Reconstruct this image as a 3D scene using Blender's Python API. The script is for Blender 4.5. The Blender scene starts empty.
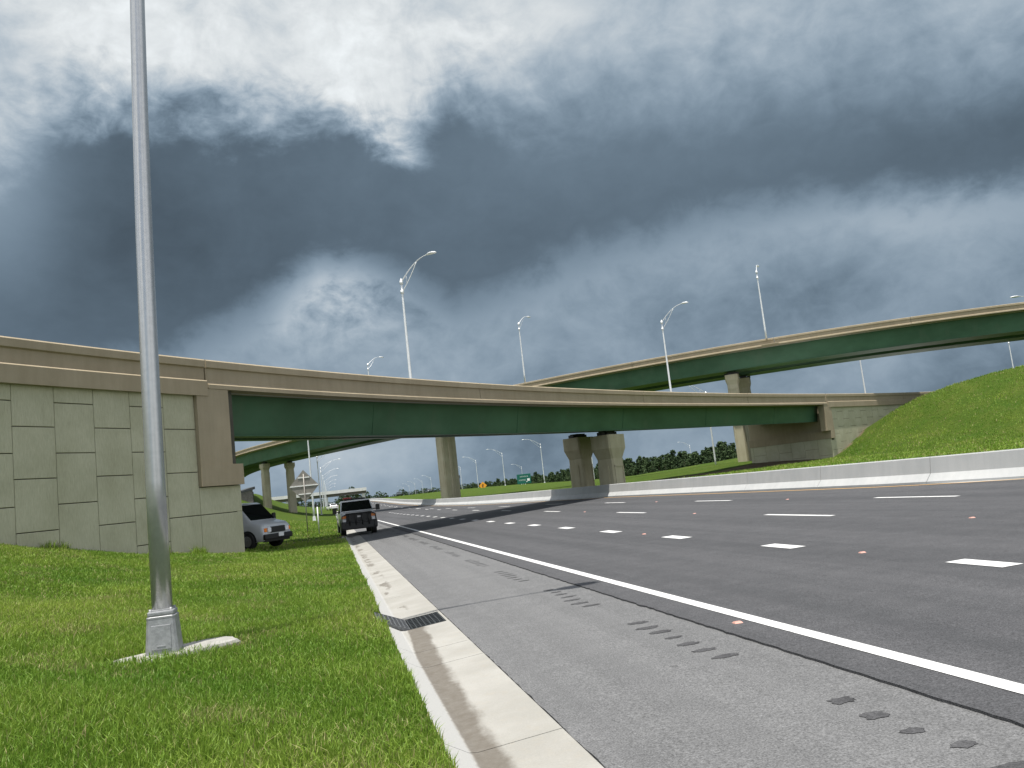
import bpy, bmesh, math, random
import numpy as np
from mathutils import Vector, Matrix
random.seed(7); rng = np.random.default_rng(7)
SC = bpy.context.scene
COL = SC.collection
R_ = math.radians

# ------------------------------------------------------------------ helpers
class MB:
    """collects shapes, builds ONE mesh object"""
    def __init__(s): s.v = []; s.f = []; s.sm = []
    def add(s, vs, fs, smooth=False):
        o = len(s.v); s.v += [tuple(map(float, p)) for p in vs]
        s.f += [tuple(i + o for i in f) for f in fs]; s.sm += [smooth] * len(fs)
    def box(s, c, d, M=None):
        x, y, z = c; a, b, h = d[0] / 2, d[1] / 2, d[2] / 2
        vs = [(x + i * a, y + j * b, z + k * h) for k in (-1, 1) for i, j in ((-1, -1), (1, -1), (1, 1), (-1, 1))]
        if M is not None: vs = [tuple(M @ Vector(p)) for p in vs]
        s.add(vs, [(3, 2, 1, 0), (4, 5, 6, 7), (0, 1, 5, 4), (1, 2, 6, 5), (2, 3, 7, 6), (3, 0, 4, 7)])
    def bevbox(s, c, d, b, M=None):
        bm = bmesh.new(); bmesh.ops.create_cube(bm, size=1)
        for v in bm.verts: v.co = Vector((v.co.x * d[0] + c[0], v.co.y * d[1] + c[1], v.co.z * d[2] + c[2]))
        bmesh.ops.bevel(bm, geom=bm.edges[:], offset=b, segments=2, affect='EDGES', profile=.6)
        if M is not None: bm.transform(M)
        bm.verts.index_update()
        s.add([v.co[:] for v in bm.verts], [[v.index for v in f.verts] for f in bm.faces]); bm.free()
    def tube(s, pts, rad, n=10, cap=True):
        pts = [Vector(p) for p in pts]; N = len(pts)
        if not hasattr(rad, '__len__'): rad = [rad] * N
        vs = []; ref = None
        for i, p in enumerate(pts):
            t = (pts[min(i + 1, N - 1)] - pts[max(i - 1, 0)]).normalized()
            u = t.orthogonal().normalized() if ref is None else (ref - t * ref.dot(t)).normalized()
            ref = u; w = t.cross(u)
            for k in range(n):
                a = 2 * math.pi * k / n; vs.append(p + (u * math.cos(a) + w * math.sin(a)) * rad[i])
        fs = [(i * n + k, i * n + (k + 1) % n, (i + 1) * n + (k + 1) % n, (i + 1) * n + k) for i in range(N - 1) for k in range(n)]
        s.add(vs, fs, True)
        if cap:
            o = len(s.v) - len(vs)
            s.f += [tuple(o + k for k in reversed(range(n))), tuple(o + (N - 1) * n + k for k in range(n))]; s.sm += [False] * 2
    def prism(s, poly, z0, z1, top=None):
        """vertical prism over plan polygon (ccw); top = other polygon for taper"""
        n = len(poly); top = top or poly
        vs = [(p[0], p[1], z0) for p in poly] + [(p[0], p[1], z1) for p in top]
        fs = [tuple(reversed(range(n))), tuple(range(n, 2 * n))] + [(i, (i + 1) % n, n + (i + 1) % n, n + i) for i in range(n)]
        s.add(vs, fs)
    def loft(s, rings, closed=True, cap=True, smooth=False):
        n = len(rings[0]); vs = [p for r in rings for p in r]; fs = []
        m = n if closed else n - 1
        for i in range(len(rings) - 1):
            for k in range(m):
                fs.append((i * n + k, i * n + (k + 1) % n, (i + 1) * n + (k + 1) % n, (i + 1) * n + k))
        if cap and closed:
            fs += [tuple(reversed(range(n))), tuple((len(rings) - 1) * n + k for k in range(n))]
        s.add(vs, fs, smooth)
    def build(s, name, mat, parent=None, xf=None, sharp=None):
        me = bpy.data.meshes.new(name); vs = s.v
        if xf is not None: vs = [tuple(xf @ Vector(p)) for p in vs]
        me.from_pydata(vs, [], s.f)
        me.polygons.foreach_set('use_smooth', s.sm); me.update()
        bm = bmesh.new(); bm.from_mesh(me); bmesh.ops.recalc_face_normals(bm, faces=bm.faces[:]); bm.to_mesh(me); bm.free()
        me.materials.append(mat)
        o = bpy.data.objects.new(name, me); COL.objects.link(o)
        if parent is not None: o.parent = parent
        return o

def npmesh(name, V, F, mat, parent=None, smooth=True, attrs=None):
    me = bpy.data.meshes.new(name)
    nF, k = F.shape
    me.vertices.add(len(V)); me.vertices.foreach_set('co', np.ascontiguousarray(V, np.float32).ravel())
    me.loops.add(nF * k); me.loops.foreach_set('vertex_index', np.ascontiguousarray(F, np.int32).ravel())
    me.polygons.add(nF); me.polygons.foreach_set('loop_start', np.arange(nF, dtype=np.int32) * k)
    me.polygons.foreach_set('loop_total', np.full(nF, k, np.int32))
    me.polygons.foreach_set('use_smooth', np.full(nF, smooth))
    for nm, arr in (attrs or {}).items():
        a = me.attributes.new(nm, 'FLOAT', 'POINT'); a.data.foreach_set('value', np.ascontiguousarray(arr, np.float32))
    me.update(calc_edges=True); me.validate()
    me.materials.append(mat)
    o = bpy.data.objects.new(name, me); COL.objects.link(o)
    if parent is not None: o.parent = parent
    return o

def smooth(o, deg=38):
    me = o.data; me.polygons.foreach_set('use_smooth', [True] * len(me.polygons)); me.set_sharp_from_angle(angle=math.radians(deg)); return o
def tag(o, label=None, cat=None, group=None, kind=None):
    if label: o['label'] = label
    if cat: o['category'] = cat
    if group: o['group'] = group
    if kind: o['kind'] = kind
    return o
def thing(name, label, cat, loc=(0, 0, 0), rz=0, group=None):
    o = bpy.data.objects.new(name, None); COL.objects.link(o); o.location = loc; o.rotation_euler = (0, 0, rz)
    o.empty_display_size = .2
    return tag(o, label, cat, group)
def dup(root, loc, rz=0, label=None, group=None, scale=None):
    def cp(o, par):
        c = o.copy(); COL.objects.link(c)
        if par is not None: c.parent = par
        for ch in o.children: cp(ch, c)
        return c
    r = cp(root, None); r.location = loc; r.rotation_euler = (0, 0, rz)
    if scale: r.scale = (scale,) * 3 if not hasattr(scale, '__len__') else scale
    else: r.scale = (1, 1, 1)
    if label: r['label'] = label
    if group: r['group'] = group
    return r

# ------------------------------------------------------------------ materials
class NG:
    def __init__(s, nt): s.nt = nt
    def n(s, typ, **kw):
        nd = s.nt.nodes.new(typ)
        for k, v in kw.items():
            if k.startswith('i_'):
                key = k[2:]; key = int(key) if key.isdigit() else key.replace('_', ' ')
                s.set(nd.inputs[key], v)
            else: setattr(nd, k, v)
        return nd
    def set(s, inp, v):
        if isinstance(v, X): v = v.s
        if isinstance(v, bpy.types.NodeSocket): s.nt.links.new(v, inp)
        else: inp.default_value = v
    def m(s, op, a, b=None, c=None, clamp=False):
        nd = s.nt.nodes.new('ShaderNodeMath'); nd.operation = op; nd.use_clamp = clamp
        for i, v in enumerate((a, b, c)):
            if v is not None: s.set(nd.inputs[i], v)
        return X(s, nd.outputs[0])
    def noise(s, vec, scale, detail=4, rough=.55, dist=0, dim='3D'):
        nd = s.n('ShaderNodeTexNoise', noise_dimensions=dim); s.set(nd.inputs['Vector'], vec)
        nd.inputs['Scale'].default_value = scale; nd.inputs['Detail'].default_value = detail
        nd.inputs['Roughness'].default_value = rough; nd.inputs['Distortion'].default_value = dist
        return X(s, nd.outputs[0])
    def ss(s, x, a, b):
        nd = s.n('ShaderNodeMapRange', interpolation_type='SMOOTHSTEP'); s.set(nd.inputs[0], x)
        s.set(nd.inputs[1], a); s.set(nd.inputs[2], b); return X(s, nd.outputs[0])
    def lin(s, x, a, b, c, d):
        nd = s.n('ShaderNodeMapRange'); s.set(nd.inputs[0], x)
        for i, v in zip((1, 2, 3, 4), (a, b, c, d)): s.set(nd.inputs[i], v)
        return X(s, nd.outputs[0])
    def curve(s, x, pts, x0, x1, sc):
        """piecewise-linear function of x"""
        t = s.lin(x, x0, x1, 0., 1.); cr = s.n('ShaderNodeValToRGB'); s.set(cr.inputs[0], t)
        el = cr.color_ramp.elements
        while len(el) > 1: el.remove(el[-1])
        for i, (px, pv) in enumerate(pts):
            e = el[0] if i == 0 else el.new((px - x0) / (x1 - x0))
            e.position = (px - x0) / (x1 - x0); g = pv / sc; e.color = (g, g, g, 1)
        return X(s, cr.outputs[0]) * sc
    def mix(s, f, a, b):
        nd = s.n('ShaderNodeMix', data_type='RGBA'); s.set(nd.inputs[0], f)
        for i, v in ((6, a), (7, b)):
            if isinstance(v, tuple) and len(v) == 3: v = v + (1,)
            s.set(nd.inputs[i], v)
        return nd.outputs[2]
    def scale(s, vec, sx, sy, sz):
        nd = s.n('ShaderNodeVectorMath', operation='MULTIPLY'); s.set(nd.inputs[0], vec); nd.inputs[1].default_value = (sx, sy, sz)
        return nd.outputs[0]
class X:
    def __init__(s, g, sock): s.g = g; s.s = sock
    def __add__(s, o): return s.g.m('ADD', s, o)
    __radd__ = __add__
    def __sub__(s, o): return s.g.m('SUBTRACT', s, o)
    def __rsub__(s, o): return s.g.m('SUBTRACT', o, s)
    def __mul__(s, o): return s.g.m('MULTIPLY', s, o)
    __rmul__ = __mul__
    def __truediv__(s, o): return s.g.m('DIVIDE', s, o)

def newmat(name):
    m = bpy.data.materials.new(name); m.use_nodes = True; nt = m.node_tree
    g = NG(nt); b = nt.nodes['Principled BSDF']
    return m, g, b
def plain(name, col, rough=.6, metal=0, spec=.5, var=.12, vscale=3., bump=0, bscale=40, coat=0, alpha_t=0):
    m, g, b = newmat(name)
    tc = g.n('ShaderNodeTexCoord').outputs['Object']
    f = g.noise(tc, vscale, 5, .6)
    c0 = tuple(c * (1 - var) for c in col); c1 = tuple(min(1, c * (1 + var)) for c in col)
    g.set(b.inputs['Base Color'], g.mix(g.ss(f, .3, .7), c0, c1))
    b.inputs['Roughness'].default_value = rough; b.inputs['Metallic'].default_value = metal
    b.inputs['Specular IOR Level'].default_value = spec; b.inputs['Coat Weight'].default_value = coat
    if bump:
        h = g.noise(tc, bscale, 6, .6); bn = g.n('ShaderNodeBump'); bn.inputs['Strength'].default_value = bump
        bn.inputs['Distance'].default_value = .02; g.set(bn.inputs['Height'], h); g.set(b.inputs['Normal'], bn.outputs[0])
    return m
def posn(g): return g.n('ShaderNodeNewGeometry').outputs['Position']
def sep(g, v):
    n = g.n('ShaderNodeSeparateXYZ'); g.set(n.inputs[0], v); return [X(g, o) for o in n.outputs]
def bump(g, b, h, st, dist):
    bn = g.n('ShaderNodeBump'); bn.inputs['Strength'].default_value = st; bn.inputs['Distance'].default_value = dist
    g.set(bn.inputs['Height'], h); g.set(b.inputs['Normal'], bn.outputs[0])

def concrete(name, c0, c1, stain=.0, scale=.6, streak=True, bst=.15):
    m, g, b = newmat(name); p = posn(g)
    f = g.noise(p, scale, 6, .62); f2 = g.noise(g.scale(p, 3., 3., .25), 1.2, 5, .6) if streak else g.noise(p, 5, 4, .6)
    k = g.m('ADD', g.ss(f, .3, .72) * .6, g.ss(f2, .35, .7) * .4)
    col = g.mix(k, c0, c1)
    if stain: col = g.mix(g.ss(f2, .58, .8) * stain, col, tuple(c * .45 for c in c0))
    fine = g.noise(p, 60, 3, .7)
    hs = g.n('ShaderNodeHueSaturation'); g.set(hs.inputs['Color'], col); g.set(hs.inputs['Value'], g.lin(fine, .3, .7, .92, 1.07))
    g.set(b.inputs['Base Color'], hs.outputs[0]); b.inputs['Roughness'].default_value = .88
    b.inputs['Specular IOR Level'].default_value = .25
    bump(g, b, fine, bst, .01)
    return m
def asphalt(name, c0, c1, scale=1., speck=.5, seed=0.):
    m, g, b = newmat(name); p = posn(g)
    big = g.noise(g.scale(p, 1.3, .035, 1), 1.0, 4, .6); mid = g.noise(p, 2.2, 5, .65)
    sp = g.noise(p, 70, 2, .8); sp2 = g.noise(p, 26, 3, .75)
    col = g.mix(g.ss(big, .3, .7) * .65 + g.ss(mid, .35, .7) * .35, c0, c1)
    v = g.lin(sp, .25, .75, 1 - speck, 1 + speck) * g.lin(sp2, .25, .75, 1 - speck * .35, 1 + speck * .35)
    vo = g.n('ShaderNodeTexVoronoi'); g.set(vo.inputs['Vector'], p); vo.inputs['Scale'].default_value = 1.1; drip = g.noise(p, 9, 4, .7)
    col = g.mix(g.ss(X(g, vo.outputs['Distance']) + (drip - .5) * .10, .062, .03) * .55, col, tuple(c * .45 for c in c0))
    hs = g.n('ShaderNodeHueSaturation'); g.set(hs.inputs['Color'], col); g.set(hs.inputs['Value'], v)
    g.set(b.inputs['Base Color'], hs.outputs[0]); b.inputs['Roughness'].default_value = .85
    b.inputs['Specular IOR Level'].default_value = .3
    bump(g, b, sp, .5, .008)
    return m

M = {}
M['tan'] = concrete('tan_concrete', (.275, .228, .155), (.345, .29, .205), .22)
M['tan_pier'] = concrete('pier_concrete', (.33, .30, .205), (.43, .395, .285), .25)
M['white_conc'] = concrete('barrier_concrete', (.35, .36, .36), (.425, .43, .428), .18, bst=.05)
M['pad'] = concrete('pad_concrete', (0.218, 0.214, 0.197), (0.353, 0.344, 0.319), .5, 2.)
M['far_conc'] = concrete('pale_concrete', (.5, .5, .48), (.62, .62, .6), .1)
M['lane'] = asphalt('lane_asphalt', (0.041, 0.042, 0.045), (0.067, 0.067, 0.071), speck=.7)
M['shoulder'] = asphalt('shoulder_asphalt', (.093, .0938, .0955), (.126, .1268, .1285), speck=.65)
M['rumble'] = asphalt('rumble_asphalt', (.030, .030, .032), (.075, .075, .078), speck=.6)
def worn(name, c, wear):
    m, g, b = newmat(name); p = posn(g)
    f = g.noise(p, 14, 5, .7); f2 = g.noise(p, 80, 2, .7)
    col = g.mix(g.ss(f + f2 * .55, .80, .98) * wear, c, (.12, .12, .12))
    g.set(b.inputs['Base Color'], col); b.inputs['Roughness'].default_value = .6
    return m
M['paint'] = worn('white_paint', (0.554, 0.554, 0.546), .55)
M['ypaint'] = worn('yellow_paint', (0.521, 0.302, 0.084), .6)
# sage MSE panels: fine raked texture
m, g, b = newmat('sage_panel'); p = posn(g)
f = g.noise(p, .7, 5, .6); rk = g.noise(g.scale(p, 1, 1, .12), 38, 4, .7); st = g.noise(g.scale(p, 1.2, 1.2, .2), 1.6, 5, .6)
pz = sep(g, p)[2]
col = g.mix(g.ss(f, .3, .7), (.385, .372, .262), (.455, .44, .322))
col = g.mix(g.ss(st, .56, .8) * .35, col, (.21, .205, .145))
hs = g.n('ShaderNodeHueSaturation'); g.set(hs.inputs['Color'], col); g.set(hs.inputs['Value'], g.lin(rk, .3, .7, .86, 1.1))
g.set(b.inputs['Base Color'], hs.outputs[0]); b.inputs['Roughness'].default_value = .9; b.inputs['Specular IOR Level'].default_value = .2
bump(g, b, rk, .5, .02); M['panel'] = m
M['groove'] = plain('joint_shadow_fill', (.07, .066, .05), .95)
# green paint for girders
m, g, b = newmat('green_girder_paint'); p = posn(g)
f = g.noise(g.scale(p, .25, .25, .5), 1.0, 5, .6); f2 = g.noise(g.scale(p, .2, .2, .08), 3.0, 4, .6)
col = g.mix(g.ss(f, .3, .7), (.034, .088, .046), (.052, .125, .070)); col = g.mix(g.ss(f2, .5, .75) * .45, col, (.075, .12, .075))
g.set(b.inputs['Base Color'], col); b.inputs['Roughness'].default_value = .50; b.inputs['Specular IOR Level'].default_value = .35
bump(g, b, g.noise(g.scale(p, .4, .4, .2), .9, 2, .5), .12, .2); M['green'] = m
M['black'] = plain('black_rubber', (.012, .012, .013), .7)
M['bearing'] = plain('bearing_steel', (.02, .021, .022), .6)
M['galv'] = plain('galvanised_steel', (.42, .425, .43), .26, .55, var=.05, vscale=14)
M['alu'] = plain('pale_aluminium', (.62, .63, .63), .45, .35, var=.06)
M['castalu'] = plain('cast_aluminium', (.30, .305, .31), .5, .45, var=.15, vscale=12, bump=.1)
M['signback'] = plain('sign_back_metal', (.28, .265, .24), .55, .4, var=.08)
M['signgreen'] = plain('sign_green', (.0, .10, .07), .45, var=.05)
M['signyellow'] = plain('sign_amber', (.75, .32, .02), .45, var=.05)
M['signwhite'] = plain('sign_white', (.75, .76, .75), .4, var=.03)
M['van_paint'] = plain('silver_van_paint', (.50, .52, .54), .3, .0, var=.03, coat=.5)
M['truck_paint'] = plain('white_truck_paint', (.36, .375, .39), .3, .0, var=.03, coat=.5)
M['dark_paint'] = plain('dark_car_paint', (.02, .03, .032), .25, .2, var=.05, coat=.6)
M['glass'] = plain('dark_vehicle_glass', (.008, .009, .01), .06, 0, .6, var=.02)
M['plastic'] = plain('black_plastic', (.015, .015, .016), .5, var=.1)
M['rim'] = plain('wheel_rim', (.32, .32, .33), .35, .7, var=.1)
M['amber'] = plain('amber_lens', (.85, .22, .01), .2, var=.05)
M['lens'] = plain('clear_lens', (.75, .76, .78), .12, var=.05)
M['red'] = plain('red_lens', (.35, .012, .01), .25, var=.05)
M['bark'] = plain('bark', (.09, .065, .045), .9, var=.3, vscale=4)
M['iron'] = plain('cast_iron', (.035, .04, .042), .55, .3, var=.2, vscale=20)
M['grate'] = plain('worn_grate_iron', (.13, .135, .14), .5, .4, var=.2, vscale=20)
M['pit'] = plain('drain_pit', (.01, .01, .01), .95)
M['rubble'] = plain('marker_lens', (.50, .27, .22), .3, var=.1)
M['signgrey'] = plain('weathered_grey', (.17, .155, .145), .8, var=.2)
M['utility'] = plain('dark_timber', (.05, .055, .06), .8, var=.2)

# ------------------------------------------------------------------ geometry of the place
EYE = 1.64
def S(t): t = np.clip(t, 0, 1); return t * t * (3 - 2 * t)
C1 = np.array([173.454, -124.1]); R1 = 237.44
def r1off(a): d = np.clip(a, 112, 141) - 130; return ((((-3.68e-5 * d - 8.483e-4) * d + .0025434) * d + .080677) * d - .0791536)
def z1(a): return 7.75
def P1(a, r): rr = R1 + r1off(a) + r; t = R_(a); return (C1[0] + rr * math.cos(t), C1[1] + rr * math.sin(t))
C2 = np.array([152.98, 241.2]); R2 = 182.85
def z2(a): d = max(-16, min(25, a - 220)); return ((-7.798e-5 * d + 4.67e-4) * d + .05034) * d + 15.015
def P2(a, r): t = R_(a); return (C2[0] + (R2 - r) * math.cos(t), C2[1] + (R2 - r) * math.sin(t))
def ang1(x, y): return np.degrees(np.arctan2(y - C1[1], x - C1[0])), np.hypot(x - C1[0], y - C1[1]) - R1
def zfar(X_, Y_): return 2.5 * S((Y_ - 90) / 250) * (1 - S((X_ - 52) / 50))
def flare(Y_): return .85 * np.clip((27.5 - Y_) / 7, 0, 3) ** 2 - 4.9 * (1 - np.exp(-np.maximum(Y_ - 55, 0) / 45))
def zroad(X_, Y_): return .02 * (X_ - 4.75) + zfar(X_, Y_)
def terrain(X_, Y_):
    X_ = np.asarray(X_, float); Y_ = np.asarray(Y_, float)
    u = np.clip(-X_, 0, 19); zl = .03 + .04 * u + .0145 * u * u; zl = zl * (1 - .72 * np.exp(-((Y_ - 45) / 9.) ** 2))
    zl = zl + .035 * np.sin(X_ * 1.7 + Y_ * .6) * np.sin(Y_ * .9 - X_ * .4) * np.clip(u / 2, 0, 1)
    zl = zl * (1 - S((-X_ - 60) / 100) * .8) * (1 - S((Y_ - 230) / 120))
    a, r = ang1(X_, Y_)
    rY = np.interp(X_, [45, 52, 56.4, 62, 69, 80, 120], [70, 75.5, 77.5, 74.5, 70.7, 65, 40])
    hz = np.interp(X_, [48.5, 50, 53, 56.4, 58, 60, 61.5, 64, 67, 69.2, 80, 120], [0., .1, 1.1, 2.5, 3.9, 5.1, 5.75, 6.4, 7.0, 7.3, 8.6, 9.5])
    k = np.clip(1 - (rY - Y_) / 31, 0, 1); k = k * k * (1.75 - .75 * k)
    k = np.where(Y_ > rY, 1 - .75 * S((Y_ - rY - 1.5) / 14), k) * (1 - S((Y_ - rY - 40) / 60))
    # the same bank seen towards the camera keeps its width: widen along the foot
    rightz = .85 + hz * k * (X_ > 19)
    d2 = np.hypot(X_ - 50, Y_ - 97); rightz = np.maximum(rightz, .85 + .9 * np.exp(-(d2 / 16) ** 2))
    rightz = rightz - .5 * S((Y_ - 120) / 120) * S((X_ - 40) / 40)
    rightz = rightz + .06 * np.sin(X_ * .5 + 1) * np.sin(Y_ * .37)
    road = zroad(X_, Y_) - zfar(X_, Y_) - .45 + 0 * X_
    z = np.where(X_ < .585, zl, np.where(X_ < 19.02 + flare(Y_), road, rightz))
    return z + zfar(X_, Y_)

# ground sheet
xs = np.unique(np.concatenate([np.arange(-1500, -300, 200), np.arange(-300, -40, 15), np.arange(-40, -12, 1.5), np.arange(-12, .4, .4), [.40, .5, .58, .59, 4, 9, 14],
      np.arange(14.2, 24, .25), np.arange(24, 70, 1.2), np.arange(70, 140, 4), np.arange(140, 400, 20), np.arange(400, 2601, 200)]))
ys = np.unique(np.concatenate([np.arange(-60, 0, 6), np.arange(0, 45, .8), np.arange(45, 130, 1.2), np.arange(130, 220, 4), np.arange(220, 520, 12), np.arange(520, 1000, 60), np.arange(1000, 3801, 400)]))
GX, GY = np.meshgrid(xs, ys); GZ = terrain(GX, GY)
nx, ny = len(xs), len(ys)
idx = np.arange(nx * ny).reshape(ny, nx)
F = np.stack([idx[:-1, :-1], idx[:-1, 1:], idx[1:, 1:], idx[1:, :-1]], -1).reshape(-1, 4)
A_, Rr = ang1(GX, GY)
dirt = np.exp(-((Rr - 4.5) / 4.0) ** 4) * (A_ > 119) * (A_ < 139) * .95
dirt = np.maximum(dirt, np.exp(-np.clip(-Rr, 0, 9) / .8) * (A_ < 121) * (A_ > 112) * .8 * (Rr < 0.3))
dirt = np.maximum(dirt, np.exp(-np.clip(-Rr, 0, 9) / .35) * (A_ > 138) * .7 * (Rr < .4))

m, g, b = newmat('turf_ground'); p = posn(g)
f1 = g.noise(p, .35, 6, .62); f2 = g.noise(p, 2.5, 6, .7); f3 = g.noise(g.scale(p, 1, 1, .3), 18, 4, .75)
col = g.mix(g.ss(f1, .3, .7) * .6 + g.ss(f2, .3, .7) * .4, (.034, .072, .007), (0.069, 0.095, 0.015))
col = g.mix(g.ss(f2 * .5 + f1 * .5, .55, .72) * .6, col, (.115, .115, .036))
hs = g.n('ShaderNodeHueSaturation'); g.set(hs.inputs['Color'], col); g.set(hs.inputs['Value'], g.lin(f3, .25, .75, .62, 1.3))
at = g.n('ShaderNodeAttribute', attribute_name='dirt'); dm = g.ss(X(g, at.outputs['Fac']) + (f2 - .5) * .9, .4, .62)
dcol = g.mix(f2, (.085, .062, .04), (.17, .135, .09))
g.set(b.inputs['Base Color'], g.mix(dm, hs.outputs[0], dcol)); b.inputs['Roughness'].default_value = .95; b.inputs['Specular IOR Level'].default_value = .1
bump(g, b, f3 + f2, .8, .12); M['turf'] = m
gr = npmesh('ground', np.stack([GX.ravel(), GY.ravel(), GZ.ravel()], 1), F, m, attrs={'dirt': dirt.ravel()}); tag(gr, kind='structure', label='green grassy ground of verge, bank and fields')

# roads: strips following the road plane
def strip(name, x0, x1, y0, y1, dz, mat, n=None, edge=0., fl=False, thick=0, seed=1):
    rs = random.Random(seed)
    Y = []; y = y0
    while y < y1: Y.append(y); y += (.12 if (edge and y < 16) else .4 if (edge and y < 45) else 2 if y < 140 else 10)
    Y.append(y1); Y = np.array(Y); fv = flare(Y) if fl else 0 * Y
    e = np.array([rs.gauss(0, edge) for yy in Y]) if edge else 0 * Y
    xa = x0 + (fv if fl == 1 else 0) + e; xb = x1 + (np.minimum(fv, 0) if fl == 2 else fv)
    cols = [xa, xb]
    if x1 - x0 > 2: cols = [xa] + [xa + (xb - xa) * t for t in (.25, .5, .75)] + [xb]
    V = np.stack([np.stack([c, Y, zroad(c, Y) + dz], 1) for c in cols], 1)
    if thick:
        V = np.concatenate([np.stack([xa, Y, zroad(xa, Y) + dz - thick], 1)[:, None], V], 1)
    nr, nc = V.shape[:2]; ix = np.arange(nr * nc).reshape(nr, nc)
    Fq = np.stack([ix[:-1, :-1], ix[:-1, 1:], ix[1:, 1:], ix[1:, :-1]], -1).reshape(-1, 4)
    return npmesh(name, V.reshape(-1, 3), Fq, mat, smooth=False)
tag(strip('shoulder', 1.46, 3.95, -12, 700, .004, M['shoulder'], edge=.004, thick=.02), kind='structure')
tag(strip('road', 3.71, 18.75, -12, 700, .025, M['lane'], edge=.007, fl=2, thick=.03, seed=3), kind='structure')
tag(strip('road_edge_line', 4.11, 4.27, -12, 420, .030, M['paint']), kind='structure')
tag(strip('road_median_line', 18.12, 18.25, 12, 420, .030, M['ypaint'], fl=1), kind='structure')
def dashes(name, x, w, spans):
    b_ = MB()
    for y0, y1 in spans:
        for (xa, xb) in ((x - w / 2, x + w / 2),):
            c_ = [float(min(0, flare(np.array(q_)))) * (w < .25) * (x > 12) * .9 for q_ in (y0, y1)]; pts = [(xa + c_[0], y0), (xb + c_[0], y0), (xb + c_[1], y1), (xa + c_[1], y1)]
            b_.add([(q[0], q[1], float(zroad(q[0], q[1])) + .031) for q in pts], [(0, 1, 2, 3)])
    return tag(b_.build(name, M['paint']), kind='structure')
dashes('lane_dashes_merge', 7.76, .3, [(8.78 + 4.76 * k - .45 * (k < 0), 9.75 + 4.76 * k + .1 * min(k, 3) * (k > 0)) for k in range(-2, 24)])
dashes('lane_dashes_middle', 11.5, .17, [(18.3 + 12.4 * k, 21.5 + 12.4 * k) for k in range(-2, 24)])
dashes('lane_dashes_inner', 15.05, .17, [(18.4 + 12.3 * k, 21.7 + 12.3 * k) for k in range(-2, 24)])
# rumble patches worn into the shoulder
b_ = MB(); rr = random.Random(4)
for g0 in np.arange(3.05, 60, 4.02):
    nst = 7
    for k in range(nst):
        y = g0 + .1 + k * .375 + rr.uniform(-.03, .03); x = 3.24 + rr.uniform(-.03, .03); hl = .118 * rr.uniform(.6, 1.1); hw = .06 * rr.uniform(.75, 1.2)
        n = 22; ring = []
        for q in range(n):
            a = 2 * math.pi * q / n; e = 1 + rr.uniform(-.22, .22)
            px_ = x + hl * math.copysign(abs(math.cos(a)) ** .7, math.cos(a)) * e; py_ = y + hw * math.sin(a) * e
            ring.append((px_, py_, float(zroad(px_, py_)) + .008))
        b_.add(ring, [tuple(range(n))])
tag(b_.build('rumble_strips', M['rumble']), kind='structure')

# shoulder gutter of concrete: V section, cut in slabs
m, g, b = newmat('gutter_concrete'); p = posn(g); px, py, pz = sep(g, p)
f = g.noise(p, 1.1, 6, .62); f2 = g.noise(p, 9, 5, .7); fine = g.noise(p, 70, 3, .7); fw = g.noise(g.scale(p, 1, .35, 1), 2.2, 5, .6)
col = g.mix(g.ss(f, .3, .7), (0.239, 0.232, 0.210), (0.290, 0.283, 0.262)); col = g.mix(g.ss(f2, .5, .75) * .3, col, (.27, .24, .19))
ox = g.mix(g.ss(px + (f2 - .5) * .06, .83, .77), col, (0.319, 0.318, 0.307))
wid = g.lin(py, 4., 11., .19, .27) * g.lin(fw, .3, .7, .7, 1.25)
c_ = px - .77 - g.ss(py, 9.5, 12.) * .08 - (f2 - .5) * .05
st = g.ss(c_, 0., .035) * g.ss(c_ - wid, .05, -.04) * g.ss(py, 12.2, 12.0)
st2 = g.ss(c_, 0., .04) * g.ss(c_, .26, .16) * g.ss(fw + (f2 - .5) * .2, .53, .58) * g.ss(py, 13.5, 14.5)
col = g.mix(g.m('MAXIMUM', st * g.lin(f2, .3, .7, .75, .97), st2 * .7), ox, (.098, .085, .069))
hs = g.n('ShaderNodeHueSaturation'); g.set(hs.inputs['Color'], col); g.set(hs.inputs['Value'], g.lin(fine, .3, .7, .93, 1.06))
g.set(b.inputs['Base Color'], hs.outputs[0]); b.inputs['Roughness'].default_value = .85; b.inputs['Specular IOR Level'].default_value = .3
bump(g, b, fine + f2, .2, .008); M['gutter'] = m
GP = [(.30, .0), (.44, .012), (.54, .012), (.78, -.118), (.84, -.125), (1.452, -.063)]
cuts = [-6, -3, 0, 3.0, 6.05, 9.25, 10.2, 12.0, 13.05] + [13.05 + 3.05 * k for k in range(1, 60)]
b_ = MB()
for y0, y1 in zip(cuts[:-1], cuts[1:]):
    if abs(y0 - 12.0) < .01: # the slab round the grate leaves its opening free
        secs = [((.30, .0), (.44, .012)), ((1.42, -.070), (1.452, -.064))]
        for s0 in secs:
            b_.add([(q[0], yy, q[1]) for yy in (y0 + .006, y1 - .006) for q in s0] + [(q[0], yy, -.4) for yy in (y0 + .006, y1 - .006) for q in s0],
                   [(0, 1, 3, 2), (4, 6, 7, 5), (0, 4, 5, 1), (2, 3, 7, 6), (0, 2, 6, 4), (1, 5, 7, 3)])
        continue
    ring0 = [(q[0], y0 + .006, q[1]) for q in GP] + [(1.452, y0 + .006, -.4), (.30, y0 + .006, -.4)]
    ring1 = [(q[0], y1 - .006, q[1]) for q in GP] + [(1.452, y1 - .006, -.4), (.30, y1 - .006, -.4)]
    if y0 > 130:
        ring0 = [(q[0], q[1], q[2] + float(zfar(np.array(0.), np.array(y0)))) for q in ring0]; ring1 = [(q[0], q[1], q[2] + float(zfar(np.array(0.), np.array(y1)))) for q in ring1]
    b_.loft([ring0, ring1])
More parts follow.
